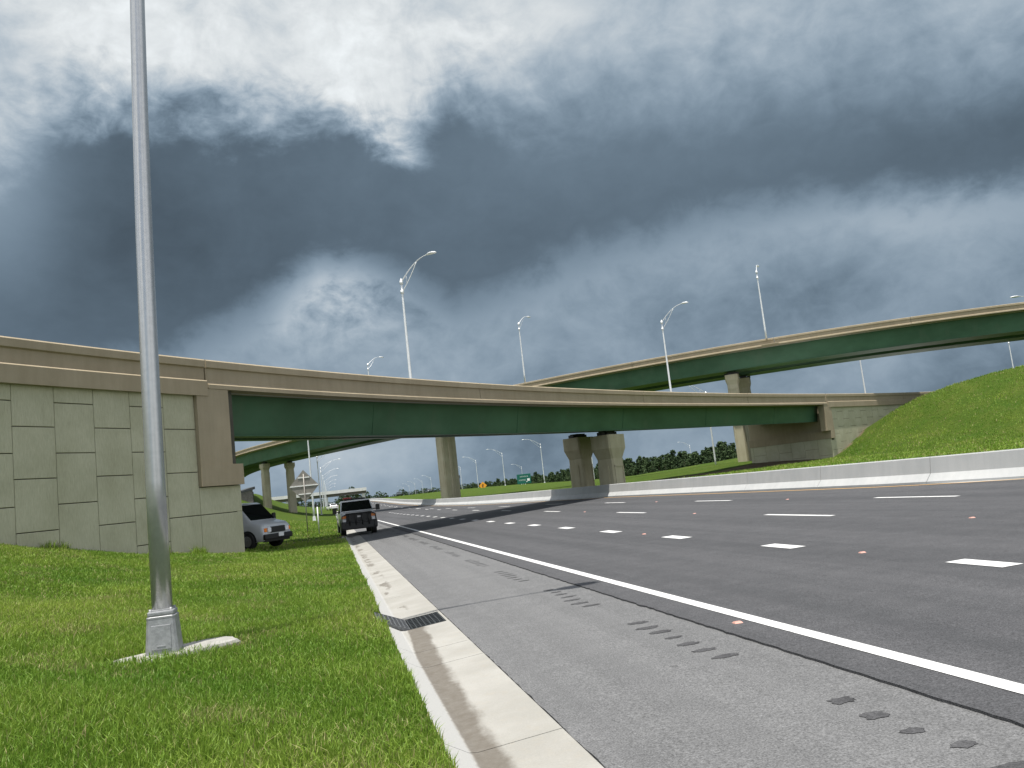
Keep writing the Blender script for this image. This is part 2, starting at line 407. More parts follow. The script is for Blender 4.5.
tag(b_.build('gutter', M['gutter']), kind='structure')
# drain grate
dg = thing('drain_grate', 'dark iron V-shaped drain grate set in the pale concrete gutter', 'drain grate', (.9, 12.57, -.12))
xf = Matrix.Translation((-.9, -12.57, .12))
def gz(x): return float(np.interp(x, [.3, .46, .91, .94, 1.455], [.08, .068, -.118, -.12, -.058])) + .004
for sx0, sx1 in ((.48, .92), (.935, 1.41)):
    b_ = MB(); n = 8
    for k in range(n):  # bars running across the traffic
        y = 12.04 + (13.01 - 12.04) * k / (n - 1)
        b_.loft([[(x, y - .012, gz(x) - .05), (x, y + .012, gz(x) - .05), (x, y + .012, gz(x)), (x, y - .012, gz(x))] for x in (sx0, sx1)])
    nb = 8
    for k in range(nb):
        x = sx0 + .01 + (sx1 - sx0 - .02) * k / (nb - 1)
        b_.loft([[(x - .008, yy, gz(x) - .045), (x + .008, yy, gz(x) - .045), (x + .008, yy, gz(x) - .003), (x - .008, yy, gz(x) - .003)] for yy in (12.02, 13.03)])
    b_.build('grate_panel', M['iron'] if sx0 > .6 else M['grate'], dg, xf)
b_ = MB(); b_.box((.92, 12.525, -.40), (1.06, 1.03, .05)); b_.build('pit_floor', M['pit'], dg, xf)

# median barrier
b_ = MB()
prof = [(18.45, -.05), (18.45, .02), (18.62, .02), (18.62, .09), (18.82, .34), (18.89, .84), (18.91, .87), (19.09, .87), (19.09, -.4)]
ycuts = list(np.arange(6, 420, 6.1))
for y0, y1 in zip(ycuts[:-1], ycuts[1:]):
    rings = []
    for y in np.linspace(y0 + .012, y1 - .012, 4 if y0 < 30 else 2):
        fl = float(flare(np.array(y))); rings.append([(q[0] + fl, y, q[1] + float(zroad(np.array(18.6), np.array(y)))) for q in prof])
    b_.loft(rings)
tag(b_.build('concrete_barrier', M['white_conc']), 'long white concrete safety barrier along the right side of the road', 'barrier')

SE1, SE2 = .085, -.045
# ------------------------------------------------------------------ bridges
def sweep(b_, prof, P, zf, a0, a1, step=.35):
    n = max(2, int(abs(a1 - a0) / step) + 1)
    b_.loft([[(*P(a, q[0]), zf(a) + q[1] + super_(zf, a) * max(q[0], 0)) for q in prof] for a in np.linspace(a0, a1, n)])
def super_(zf, a):   # cross fall of the deck
    if zf is z1: return SE1 * (1 if 120.9 <= a <= 138.6 else max(0., 1 - max(a - 138.6, 120.9 - a) / 1.2))
    return SE2 if zf is z2 else 0.
def zflat(a): return 7.75
def joints(a0, a1, cuts, gap):
    L = sorted([a0, a1] + [c for c in cuts if min(a0, a1) < c < max(a0, a1)])
    return [(u + gap, v - gap) for u, v in zip(L[:-1], L[1:])]
# profiles: (r outward from near edge, z relative to the parapet top); near edge r=0, deck 10 wide
PAR_N = [(-.03, -.05), (.02, 0), (.20, 0), (.42, -.86), (.42, -.93), (.0, -.93), (.0, -.90), (.06, -.86), (.06, -.34), (-.03, -.30)]
FAS_N = [(-.09, -.975), (-.05, -.935), (.6, -.935), (.6, -1.05), (1.15, -1.22), (.95, -1.22), (.05, -1.13), (-.09, -1.13)]
LOW_N = [(-.10, -.86), (-.05, -.815), (.4, -.815), (.4, -1.42), (-.10, -1.42)]
DW = 9.6
def mir(pr): return [(DW - q[0], q[1]) for q in pr]
DECK = [(.42, -.94), (DW - .42, -.94), (DW - .6, -1.2), (.6, -1.2)]
def tub(r0, r1, z0=-1.2, z1=-2.88):
    return [(r0, z0), (r0 - .12, z0), (r0 - .12, z0 - .03), (r0, z0 - .03), (r0 + .33, z1 + .04), (r0 + .25, z1 + .04), (r0 + .25, z1),
            (r1 - .25, z1), (r1 - .25, z1 + .04), (r1 - .33, z1 + .04), (r1, z0 - .03), (r1 + .12, z0 - .03), (r1 + .12, z0), (r1, z0)]
def bridge(label, P, zf, a0, a1, cuts, org, k=1.):
    sk = lambda pr: [(q[0], q[1] * k) for q in pr]
    t = thing('overpass_bridge', label, 'bridge', org); xf = Matrix.Translation(-Vector(org))
    for far in (0, 1):
        b_ = MB(); pr = sk(mir(PAR_N) if far else PAR_N)
        for u, v in joints(a0, a1, cuts, .006): sweep(b_, pr, P, zf, u, v)
        b_.build('parapet', M['tan'], t, xf)
    b_ = MB()
    for far in (0, 1):
        for u, v in joints(a0, a1, cuts, .003): sweep(b_, sk(mir(FAS_N) if far else FAS_N), P, zf, u, v)
    b_.build('deck_edge', M['tan'], t, xf)
    b_ = MB(); sweep(b_, sk(DECK), P, zf, a0, a1); b_.build('deck', M['white_conc'], t, xf)
    for r0, r1 in ((1.0, 4.0), (DW - 4.0, DW - 1.0)):
        b_ = MB(); sweep(b_, tub(r0, r1, -1.2 * k, -2.88), P, zf, a0, a1)
        go = b_.build('girder', M['green'], t, xf)
        if r0 > 2: continue
        for a in np.arange(min(a0, a1) + 2.2, max(a0, a1) - 1, 3.1):   # welded field splices on the outer web
            s_ = MB(); sweep(s_, [(r0 - .012, -1.25 * k), (r0 + .03, -1.25 * k), (r0 + .35, -2.82), (r0 + .3, -2.82)], P, zf, a, a + .045)
            s_.build('splice_plate', M['green'], go, xf)
    for a in np.arange(min(a0, a1) + 1, max(a0, a1), 2.2):
        b_ = MB(); sweep(b_, [(4.0, -1.5), (DW - 4.0, -1.5), (DW - 4.0, -2.3), (4.0, -2.3)], P, zf, a, a + .08)
        b_.build('cross_brace', M['green'], t, xf)
    return t
br1 = bridge('nearer green and tan steel overpass crossing low from the left wall to the right bank', P1, z1, 138.42, 121.1, [133.85, 129.2, 125.0], (5., 48., 0.))
br2 = bridge('farther and higher green steel flyover curving behind the nearer overpass', P2, z2, 262., 188., [248, 241, 236.4, 231, 226, 220, 214, 208], (24., 113., 0.), .74)
# widened lamp seat on the flyover edge
b_ = MB(); sweep(b_, [(-.5, -.66), (-.1, -.66), (-.1, -.98), (-.2, -.98), (-.5, -.76)], P2, z2, 235.95, 236.55); b_.build('lamp_seat', M['tan'], br2, Matrix.Translation((-24, -113, 0)))
# --- retaining walls
def rwall(label, a_c, a_end, a_pil, z_low, org, dirn, panels_to):
    """wall along curve 1 from corner angle a_c away to a_end; dirn=+1 towards larger angles"""
    t = thing('retaining_wall', label, 'wall', org); xf = Matrix.Translation(-Vector(org))
    b_ = MB(); sweep(b_, [(.17, -8.7), (.5, -8.7), (.5, -1.0), (.17, -1.0)], P1, z1, a_c + dirn * .02, a_end); b_.build('joint_backing', M['groove'], t, xf)
    b_ = MB(); w = .342; k = 1; a = a_pil; odd = True
    gap = .0017
    cols = []
    while (panels_to - a) * dirn > 0: cols.append((a, a + dirn * w, k % 2)); a += dirn * w; k += 1
    cols.append((a_c, a_pil, 1))
    for (a0, a1, par) in cols:
        zs = [6.4, 5.84, 4.26, 2.68, 1.10, -.48, -1.0] if par == 0 else [6.4, 5.07, 3.49, 1.91, .33, -1.0]
        if (a0, a1) == (a_c, a_pil): zs = [2.93, 1.91, .33, -1.0]
        za = z1(a0) - 7.75
        for zt, zb in zip(zs[:-1], zs[1:]):
            u, v = a0 + dirn * gap, a1 - dirn * gap; zt_, zb_ = zt - .013 + za, zb + .013 + za
            e = .012; ea = dirn * .004
            R0 = [(*P1(x, .2), z) for x, z in ((u, zb_), (v, zb_), (v, zt_), (u, zt_))]
            R1_ = [(*P1(x, .10 + e), z) for x, z in ((u, zb_), (v, zb_), (v, zt_), (u, zt_))]
            R2_ = [(*P1(x, .10), z) for x, z in ((u + ea, zb_ + e), (v - ea, zb_ + e), (v - ea, zt_ - e), (u + ea, zt_ - e))]
            b_.loft([R0, R1_, R2_])
    b_.build('wall_panels', M['panel'], t, xf)
    # coping and parapet over the wall
    b_ = MB(); cc = [a_pil + dirn * 1.1 * q for q in range(1, 9)] if 0 else []
    for u, v in joints(a_pil - dirn * .135, a_end, [a_pil + dirn * 4.4, a_pil + dirn * 8], .005): sweep(b_, PAR_N, P1, z1, u, v); sweep(b_, mir(PAR_N), P1, z1, u, v)
    b_.build('parapet', M['tan'], t, xf)
    b_ = MB(); sweep(b_, LOW_N, P1, z1, a_pil - dirn * .13, a_end); b_.build('coping', M['tan'], t, xf)
    b_ = MB(); sweep(b_, [(.5, -.95), (DW - .5, -.95), (DW - .5, -1.3), (.5, -1.3)], P1, z1, a_pil - dirn * .13, a_end); b_.build('deck_slab', M['white_conc'], t, xf)
    # pilaster (cheek wall) and bearing seat
    zp = z_low
    b_ = MB(); sweep(b_, [(-.07, -1.135), (.62, -1.135), (.62, zp - 7.75 + .8), (-.07, zp - 7.75 + .8)], P1, zflat, a_pil, a_pil - dirn * .375)
    b_.build('cheek_wall', M['tan'], t, xf)
    b_ = MB(); sweep(b_, [(-.075, zp + .8 - 7.75), (DW, zp + .8 - 7.75), (DW, zp - 7.75), (-.075, zp - 7.75)], P1, zflat, a_pil + dirn * .0, a_c - dirn * .012)
    b_.build('bearing_seat', M['tan'], t, xf)
    b_ = MB(); sweep(b_, [(.63, -1.2), (DW, -.46), (DW, zp + .79 - 7.75), (.63, zp + .79 - 7.75)], P1, zflat, a_pil, a_pil - dirn * .12)
    b_.build('back_wall', M['tan'], t, xf)
    # front wall under the bridge, in panels
    b_ = MB(); wid = 1.52
    for k in range(7):
        r0 = .10 + k * wid; r1_ = min(r0 + wid, DW) - .012
        if r0 > DW - .1: break
        zs = [zp, 2.14, .56, -1.] if k % 2 else [zp, 1.4, -.2, -1.]
        for zt, zb in zip(zs[:-1], zs[1:]):
            Q = [(*P1(a_c + dd, r), z) for dd in (0, dirn * .06) for r, z in ((r0 + .012, zb + .012), (r1_, zb + .012), (r1_, zt - .012), (r0 + .012, zt - .012))]
            b_.loft([Q[:4], Q[4:]])
    b_.build('front_panels', M['panel'], t, xf)
    b_ = MB(); sweep(b_, [(.2, -8.7), (DW - .05, -8.7), (DW - .05, zp - 7.75), (.2, zp - 7.75)], P1, zflat, a_c + dirn * .05, a_c + dirn * .14); b_.build('front_backing', M['groove'], t, xf)
    return t
rwall('sage green panelled retaining wall with tan coping beside the near lamp post', 138.07, 152., 138.56, 2.94, (-4., 33.5, 0.), 1, 146)
rwall('pale panelled retaining wall below the right end of the nearer overpass, half buried in grass', 120.93, 107., 121.24 - .31, 3.1, (52., 79.5, 0.), -1, 111) if 0 else None
rwall('pale panelled retaining wall below the right end of the nearer overpass, half buried in grass', 121.12, 107., 120.93, 3.1, (52., 79.5, 0.), -1, 111)

# --- piers: thing > shaft, cap, bearing
def pier(label, x, y, rot, z0, ztop, w=1.5, d=1.5, group=None, flare_w=.42, ch=1.75):
    t = thing('bridge_pier', label, 'bridge pier', (x, y, z0), rot, group)
    h = ztop - z0; capz = h - .35
    c = .12
    def octa(w_, d_): a, b2 = w_ / 2, d_ / 2; return [(-a + c, -b2), (a - c, -b2), (a, -b2 + c), (a, b2 - c), (a - c, b2), (-a + c, b2), (-a, b2 - c), (-a, -b2 + c)]
    b_ = MB(); o = octa(w, d)
    zc = capz - ch
    b_.loft([[(q[0], q[1], z) for q in o] for z in (-.6, zc)])
    so = b_.build('shaft', M['tan_pier'], t)
    # recessed panel frame on the two wide faces (raised border strips)
    b_ = MB()
    for s_ in (-1, 1):
        yy = s_ * (d / 2 + .022)
        for cx, cz, sx, sz in ((-w / 2 + .19, zc / 2 - .2, .12, zc - .6), (w / 2 - .19, zc / 2 - .2, .12, zc - .6), (0, zc - .55, w - .26, .14)):
            b_.box((cx, yy, cz), (sx, .05, sz))
        b_.box((s_ * (w / 2 + .022), 0, zc / 2 - .2), (.05, d * .4, zc - .6))
    b_.build('raised_border', M['tan_pier'], so)
    b_ = MB()
    o2 = octa(w + 2 * flare_w, d + .3)
    b_.loft([[(q[0], q[1], zc) for q in o], [(q[0], q[1], zc + ch * .43) for q in o2], [(q[0], q[1], capz) for q in o2]])
    b_.build('pier_cap', M['tan_pier'], t)
    b_ = MB()
    b_.box((0, 0, capz + .06), (w * .8, d * .6, .12)); b_.box((0, 0, capz + .17), (w * .55, d * .45, .10)); b_.box((0, 0, capz + .27), (w * .8, d * .5, .10))
    for sx in (-1, 1):
        b_.box((sx * (w * .5 + .05), 0, capz + .12), (.35, .5, .24))
    b_.build('bearing', M['bearing'], t)
    return t
rot1 = R_(-52 + 90 - 2)
pier('right one of the two flared tan piers behind the barrier under the nearer overpass', 20.35, 60.2, R_(38), .6, 5.07, 1.45, 1.4, None, .36)
pier('left one of the two flared tan piers behind the barrier under the nearer overpass', 20.3, 67.6, R_(38), .6, 5.48, 1.45, 1.4, None, .36)
def pier2(a, r, z0, label, w=1.6, d=1.4, fw=.14):
    x, y = P2(a, r); pier(label, x, y, R_(a + 90), z0, z2(a) + SE2 * r - 2.9, w, d, flare_w=fw, ch=1.2)
pier2(234.62, 2.45, .4, 'nearer tall pier of the flyover rising past the right wall corner', 1.25, 1.2)
pier2(234.85, 7.1, .4, 'farther tall pier of the flyover by the right wall, mostly hidden by its twin', 1.25, 1.2)
pier2(220.5, 3.5, .4, 'left pier of the pale pair standing at the barrier under the middle of the overpass', 1.35, 1.3)
pier2(220.0, 7.0, .4, 'right pier of the pale pair standing at the barrier under the middle of the overpass', 1.35, 1.3)
pier2(204.14, 2.45, 1.6, 'left pier of the round-capped pair on the grass bank behind the van', 1.3, 1.2, .3)
pier2(204.4, 7.0, 1.2, 'right pier of the round-capped pair on the grass bank behind the diamond sign', 1.3, 1.2, .3)

# ------------------------------------------------------------------ street lamps
def lamp_arm(b_, top, L=4.4, rise=1.9, sp=.95, r=.034):
    pts = []
    for k in range(13):
        t = k / 12; pts.append((L * t, 0, top + rise * math.sin(t * math.pi / 2) ** .92))
    b_.tube(pts, [r * 1.25 - .5 * r * k / 12 for k in range(13)], 8)
    tb = .62; end = Vector((L * tb, 0, top + rise * math.sin(tb * math.pi / 2) ** .92))
    st = Vector((0, 0, top - sp)); b_.tube([st.lerp(end, k / 6) + Vector((0, 0, -.12 * math.sin(k / 6 * math.pi))) for k in range(7)], r * .85, 8)
    mid = st.lerp(end, .3); b_.tube([mid, Vector((L * .2, 0, top + rise * math.sin(.2 * math.pi / 2) ** .92))], r * .5, 6)
    for zz in (top, top - sp): b_.tube([(0, 0, zz - .12), (0, 0, zz + .12)], .12, 10)
def lamp_head(b_, x, z, big=1.):
    n = 10; rings = []
    for t, w, h, dz in ((-.05, .05, .05, 0), (.15, .10, .09, 0), (.32, .19, .14, .01), (.6, .20, .13, .0), (.8, .14, .09, -.02), (.88, .03, .03, -.03)):
        rings.append([(x + t * big, w * big * math.cos(2 * math.pi * k / n), z + dz + (h * big * .75 if math.sin(2 * math.pi * k / n) > 0 else h * big * .55) * math.sin(2 * math.pi * k / n)) for k in range(n)])
    b_.loft(rings, smooth=True)
def make_lamp(label, H, r0, r1, base=True, bend=0., metal='alu', group=None, L=4.4, rise=1.9):
    t = thing('street_lamp', label, 'street lamp', group=group)
    b_ = MB(); b_.tube([(bend * z * z, 0, z) for z in np.linspace(0, H, 9)], [r0 + (r1 - r0) * k / 8 for k in range(9)], 14); b_.build('pole', M[metal], t)
    bx = bend * H * H; xo = Matrix.Translation((bx, 0, 0))
    b_ = MB(); lamp_arm(b_, H - .25, L, rise, .5 * rise); b_.build('arm', M[metal], t, xo)
    b_ = MB(); lamp_head(b_, L - .05, H - .25 + rise); b_.build('luminaire', M[metal], t, xo)
    if base:
        b_ = MB(); b_.loft([[(sx * s_ * .5, sy * s_ * .5, z) for sx, sy in ((-1, -1), (1, -1), (1, 1), (-1, 1))] for s_, z in ((.46, 0), (.34, .5))]); b_.build('pole_base', M[metal], t)
    return t
# the near one, on its transformer base
nx_, ny_ = -2.02, 10.83; nz = float(terrain(nx_, ny_)) + .03
near = make_lamp('large galvanised lamp post on a square metal base in the foreground grass', 12.2, .117, .072, False, .0022, 'galv', 'street lamps along the left verge', 3.2, 1.7)
near.location = (nx_, ny_, nz)
for ch in near.children:
    ch.location = (0, 0, .45)
b_ = MB(); b_.loft([[(sx * s_ * .5, sy * s_ * .5, z) for sx, sy in ((-.85, -1), (.85, -1), (1, -.85), (1, .85), (.85, 1), (-.85, 1), (-1, .85), (-1, -.85))] for s_, z in ((.46, -.05), (.455, .02), (.385, .50), (.39, .505), (.39, .53), (.36, .54))])
KB = Matrix.Diagonal((.80, .80, .80, 1)); tb = b_.build('transformer_base', M['castalu'], near, KB)
b_ = MB(); b_.bevbox((0, 0, .575), (.36, .36, .07), .02); b_.bevbox((0, 0, .615), (.30, .30, .03), .01)
for sx in (-1, 1):
    for sy in (-1, 1): b_.tube([(sx * .14, sy * .14, .55), (sx * .14, sy * .14, .645)], .022, 6)
b_.build('base_collar', M['castalu'], near, KB)
b_ = MB(); Md = Matrix.Translation((0, -.2115, .245)) @ Matrix.Rotation(R_(-4.3), 4, 'X'); b_.bevbox((0, 0, 0), (.27, .022, .34), .006, Md); b_.bevbox((0, -.012, -.12), (.12, .012, .02), .003, Md)
b_.build('access_door', M['castalu'], tb, KB)
# rough concrete pad at its foot
b_ = MB(); rp = random.Random(5); ring = []
for k in range(22):
    a = 2 * math.pi * k / 22; e = 1 + rp.uniform(-.05, .05)
    ring.append((.92 * e * math.copysign(abs(math.cos(a)) ** .6, math.cos(a)) - .03, .36 * e * math.copysign(abs(math.sin(a)) ** .6, math.sin(a))))
tilt = lambda q: q[0] * .01
b_.loft([[(q[0] * s_, q[1] * s_, z + tilt(q)) for q in ring] for s_, z in ((1.02, -.25), (1.0, .0), (.96, .035), (.6, .05))])
pad = b_.build('concrete_pad', M['pad']); pad.location = (nx_, ny_, nz - .035); pad.rotation_euler = (0, 0, R_(36)); tag(pad, 'rough pale concrete pad in the grass under the near lamp post', 'concrete pad')

LA = make_lamp('tall lamp post just past the diamond sign, its head hidden by the girder', 11.4, .14, .07, True, 0, 'alu', 'street lamps along the left verge')
LA.location = (-2.3, 115, float(terrain(-2.3, 115)) - .05); LA.scale = (1, 1, 1.22)
lft = [(165, 'lamp post with the longest visible arm in the row left of the pickup'), (220, 'second-longest arm in the row of lamp posts left of the pickup'),
       (280, 'third arm down in the row of lamp posts left of the pickup'), (338, 'fourth arm down in the row of lamp posts left of the pickup')]
for Y, lb in lft: dup(LA, (-1.9, Y, float(terrain(-1.9, Y)) - .05 - .6 * float(zfar(np.array(-2.), np.array(Y)))), 0, lb)
for Y in (400, 460, 520): dup(LA, (-2., Y, 1.2), 0, 'tiny distant lamp post far down the left verge', 'distant street lamps on the left')
rgt = [(54.8, 115, 'lamp post on the grass right of the flared piers, head just over the overpass'),
       (59.3, 235, 'largest lamp post in the row behind the barrier, just left of the flared pier pair'),
       (58.1, 285, 'second largest lamp post in the row behind the barrier, between the green and amber signs'),
       (57.4, 335, 'lamp post beside the amber diamond sign behind the barrier'),
       (60., 395, 'lamp post just right of the thin dark pole behind the barrier'),
       (64.2, 440, 'lamp post just left of the thin dark pole, close to the pale pier pair')]
for x, y, lb in rgt: dup(LA, (x, y, float(terrain(x, y)) - .3), math.pi, lb, 'street lamps beyond the barrier')
dup(LA, (94.9, 420, float(terrain(94.9, 420)) - .2), math.pi, 'thin lamp post rising behind the green road sign', 'street lamps beyond the barrier')
dup(LA, (146.8, 330, float(terrain(146.8, 330)) - .6), math.pi, 'distant lamp post standing alone before the treeline right of the flared piers', 'street lamps beyond the barrier')
dup(LA, (63., 200, float(terrain(63, 200)) - 2.2), math.pi, 'lamp post seen in the gap between the two flared piers', 'street lamps beyond the barrier')
for x, y in ((58, 500), (59, 560), (60, 620), (62, 690), (64, 770)): dup(LA, (x, y, 1.5), math.pi, 'tiny distant lamp post far off left of the pale pier pair', 'distant street lamps beyond the barrier')
hl = dup(LA, (57.5, 54.6, 1.9), math.pi, 'lamp head on an arm reaching in from the right edge above the grass bank', 'street lamps beyond the barrier', (1, 1, .77))
# lamps on the bridges
LB = make_lamp('tallest lamp post above the left half of the nearer overpass, arm to the right', 8.2, .11, .06, False, 0, 'alu', 'street lamps on the bridges', 2.5, 1.35)
def on1(a, r, lb, o=None, flip=True):
    x, y = P1(a, r); rz = R_(a) + (math.pi if flip else 0); z = z1(a) + SE1 * max(r, 0) * (a > 120)
    if o: o.location = (x, y, z); o.rotation_euler = (0, 0, rz); return o
    return dup(LB, (x, y, z), rz, lb)
def on2(a, r, lb): x, y = P2(a, r); return dup(LB, (x, y, z2(a)), R_(a + 180), lb)
on1(132.7, DW - .2, None, LB)
on1(124.45, DW - .2, 'lamp post above the middle of the nearer overpass, standing before the flyover girder')
on1(114.5, DW - .2, 'thin lamp post under the flyover just left of the right grass bank').scale = (1, 1, 1.02)
on1(105.5, DW - .2, 'thin lamp post rising from the top of the right grass bank').scale = (1, 1, 1.1)
on2(217.1, .1, 'lamp head peeking over the nearer overpass parapet left of the tallest lamp')
on2(226.2, .1, 'lamp post on the flyover at the point where it meets the nearer overpass')
on2(236.15, -.2, 'lamp post standing on the bracket of the flyover parapet, right of centre')

# ------------------------------------------------------------------ signs and poles
sg = thing('diamond_sign', 'back of a grey diamond road sign on a post between van and pickup', 'road sign', (-1.75, 62, float(terrain(-1.75, 62))))
b_ = MB(); b_.tube([(0, 0, -.3), (0, 0, 4.1)], .038, 8); b_.build('post', M['signback'], sg)
D = 1.02; b_ = MB(); pr = [(0, -D), (D, 0), (0, D), (-D, 0)]
b_.loft([[(q[0], yy, 3.25 + q[1] * 1.12) for q in pr] for yy in (.05, .056)]); b_.build('sign_plate', M['signback'], sg)
b_ = MB()
for dz, hw in ((-.56, .42), (0.02, .98), (.6, .40)): b_.box((0, .03, 3.25 + dz), (hw * 2, .035, .075))
b_.build('bracket', M['signwhite'], sg)
mk = thing('marker_post', 'thin pale marker post in the dark strip left of the pickup', 'post', (-.92, 58.5, float(terrain(-.92, 58.5))))
b_ = MB(); b_.tube([(0, 0, -.2), (0, 0, 1.75)], .045, 8); b_.build('post', M['alu'], mk)
b_ = MB(); b_.box((-.09, 0, 1.85), (.1, .1, .28)); b_.box((.0, 0, 1.78), (.14, .06, .08)); b_.build('post_cap', M['plastic'], mk)
gs = thing('guide_sign', 'green road sign with white lettering on two posts beyond the barrier', 'road sign', (54.6, 240, .6))
b_ = MB(); b_.bevbox((0, 0, 3.3), (4.1, .05, 2.75), .02); pl = b_.build('sign_panel', M['signgreen'], gs)
b_ = MB(); q = random.Random(2)
for z, x0, x1, h in ((3.95, -1.2, 1.1, .34), (2.95, -1.6, .35, .40)):
    x = x0
    while x < x1:
        w = q.choice((.2, .26, .3)); b_.box((x + w / 2, -.035, z), (w * .3, .02, h)); b_.box((x + w * .7, -.035, z + q.choice((-1, 0, 1)) * h * .4), (w * .5, .02, h * .2)); x += w + .08
b_.box((1.3, -.035, 2.95), (.75, .02, .7)); b_.box((.75, -.035, 2.45), (.35, .02, .2)); b_.build('lettering', M['signwhite'], pl)
for sx in (-.85, .25):
    b_ = MB(); b_.box((sx, .06, 1.0), (.22, .12, 3.4)); b_.build('post', M['alu'], gs)
ysn = thing('warning_sign', 'small amber diamond warning sign beyond the barrier', 'road sign', (46., 260, .6))
b_ = MB(); D = 1.25; b_.loft([[(q_[0] * D, yy, 2.75 + q_[1] * D) for q_ in ((0, -1), (1, 0), (0, 1), (-1, 0))] for yy in (-.03, .0)]); yp = b_.build('sign_plate', M['signyellow'], ysn)
b_ = MB(); b_.box((0, -.04, 2.75), (.16, .02, 1.0)); b_.box((.0, -.04, 3.0), (.6, .02, .16)); b_.box((-.2, -.04, 2.5), (.16, .02, .5)); b_.build('symbol', M['plastic'], yp)
b_ = MB(); b_.box((0, .05, .8), (.1, .08, 2.8)); b_.build('post', M['signback'], ysn)
up = thing('utility_pole', 'thin dark pole without arm beyond the barrier, right of the pale pier pair', 'pole', (62.7, 420, 1.2))
b_ = MB(); b_.tube([(0, 0, -.5), (0, 0, 9.6)], [.42, .32], 8); b_.build('pole', M['utility'], up)
b_ = MB(); b_.box((0, 0, 8.9), (1.1, .9, 1.3)); b_.build('pole_box', M['utility'], up)

# raised pavement markers
rp0 = None
for k, (x, y) in enumerate([(3.98, 8.36), (7.78, 11.75), (7.8, 21.1), (11.5, 13.8), (11.5, 26.2), (15.05, 13.9), (15.05, 26.5), (15.05, 38.5), (11.5, 38.6)]):
    lb = ['reddish reflective road marker lying by the white edge line', 'reflective road marker in the nearest gap of the merge dashes', 'reflective road marker between farther merge dashes',
          'reflective road marker in the nearest gap of the middle lane line', 'reflective road marker between two farther middle lane dashes', 'reflective road marker in the nearest gap of the inner lane line',
          'reflective road marker between farther inner lane dashes', 'inner lane road marker close to the overpass shadow', 'middle lane road marker close to the overpass shadow'][k]
    z = float(zroad(np.array(x), np.array(y))) + .026
    if rp0 is None:
        b_ = MB(); b_.loft([[(-.06, -.055, 0), (.06, -.055, 0), (.06, .055, 0), (-.06, .055, 0)], [(-.045, -.025, .022), (.045, -.025, .022), (.045, .025, .022), (-.045, .025, .022)]])
        rp0 = b_.build('pavement_marker', M['rubble']); rp0.scale = (.75, .75, .75); rp0.location = (x, y, z); tag(rp0, lb, 'road marker', 'reflective road markers')
    else:
        c = rp0.copy(); COL.objects.link(c); c.location = (x, y, z); c['label'] = lb

# ------------------------------------------------------------------ vehicles (front at -Y local, x across)
def wheel(parent, x, y, r=.38, w=.26):
    s_ = 1 if x > 0 else -1
    b_ = MB(); n = 24; rings = []
    for dx, rr_ in ((-w / 2, r * .62), (-w / 2, r * .94), (-w * .35, r), (w * .35, r), (w / 2, r * .94), (w / 2, r * .62)):
        rings.append([(x + dx, y + rr_ * math.cos(2 * math.pi * k / n), r + rr_ * math.sin(2 * math.pi * k / n)) for k in range(n)])
    b_.loft(rings, cap=True); wo = b_.build('wheel', M['black'], parent)
    b_ = MB(); xo = x + s_ * w * .5
    b_.loft([[(xo + dx, y + rr_ * math.cos(2 * math.pi * k / n), r + rr_ * math.sin(2 * math.pi * k / n)) for k in range(n)] for dx, rr_ in ((s_ * .004, r * .6), (s_ * .012, r * .55), (-s_ * .05, r * .45), (s_ * .01, r * .2))])
    b_.build('rim', M['rim'], wo)
def body(b_, st):
    """stations: (y, zbot, zbelt, ztop, wlow, wbelt, wtop)"""
    rings = []
    for y, zb, zm, zt, wl, wb, wt in st:
        c = min(.10, (zt - zm) * .4 + .01)
        half = [(wl * .93, zb), (wl, zb + .1), (wb, (zb + zm) / 2 + .05), (wb * .985, zm), (wt + (wb * .985 - wt) * c / max(zt - zm, .02), zt - c), (wt - .09, zt)]
        rings.append([(x, y, z) for x, z in half] + [(-x, y, z) for x, z in reversed(half)])
    b_.loft(rings)
def quad(b_, pts, off):
    n = (Vector(pts[1]) - Vector(pts[0])).cross(Vector(pts[2]) - Vector(pts[0])).normalized()
    ctr = sum((Vector(p) for p in pts), Vector()) / len(pts)
    if n.dot(Vector(off)) < 0: n = -n
    f = [Vector(p) + n * .012 for p in pts]; k = [Vector(p) - n * .02 for p in pts]
    b_.loft([[p[:] for p in k], [p[:] for p in f]])
# van
v = thing('van', 'silver passenger van half hidden behind the corner of the sage wall', 'van')
b_ = MB()
body(b_, [(-2.74, .42, .78, .98, .80, .86, .80), (-2.70, .34, .80, 1.03, .94, .95, .86), (-2.58, .32, .86, 1.10, .98, .99, .90), (-2.08, .32, .98, 1.22, .99, 1.0, .92), (-2.02, .32, .99, 1.25, .99, 1.0, .92),
          (-1.28, .32, 1.08, 2.0, .99, 1.0, .84), (-1.1, .32, 1.1, 2.07, .99, 1.0, .83), (0, .32, 1.1, 2.12, .99, 1.0, .83), (2.3, .32, 1.1, 2.12, .99, 1.0, .83), (2.62, .34, 1.1, 2.07, .98, .99, .82), (2.74, .4, 1.1, 1.9, .95, .97, .82)])
smooth(b_.build('body', M['van_paint'], v), 42)
b_ = MB(); quad(b_, [(-.82, -1.985, 1.275), (.82, -1.985, 1.275), (.74, -1.33, 1.97), (-.74, -1.33, 1.97)], (0, -1, .5)); b_.build('windshield', M['glass'], v)
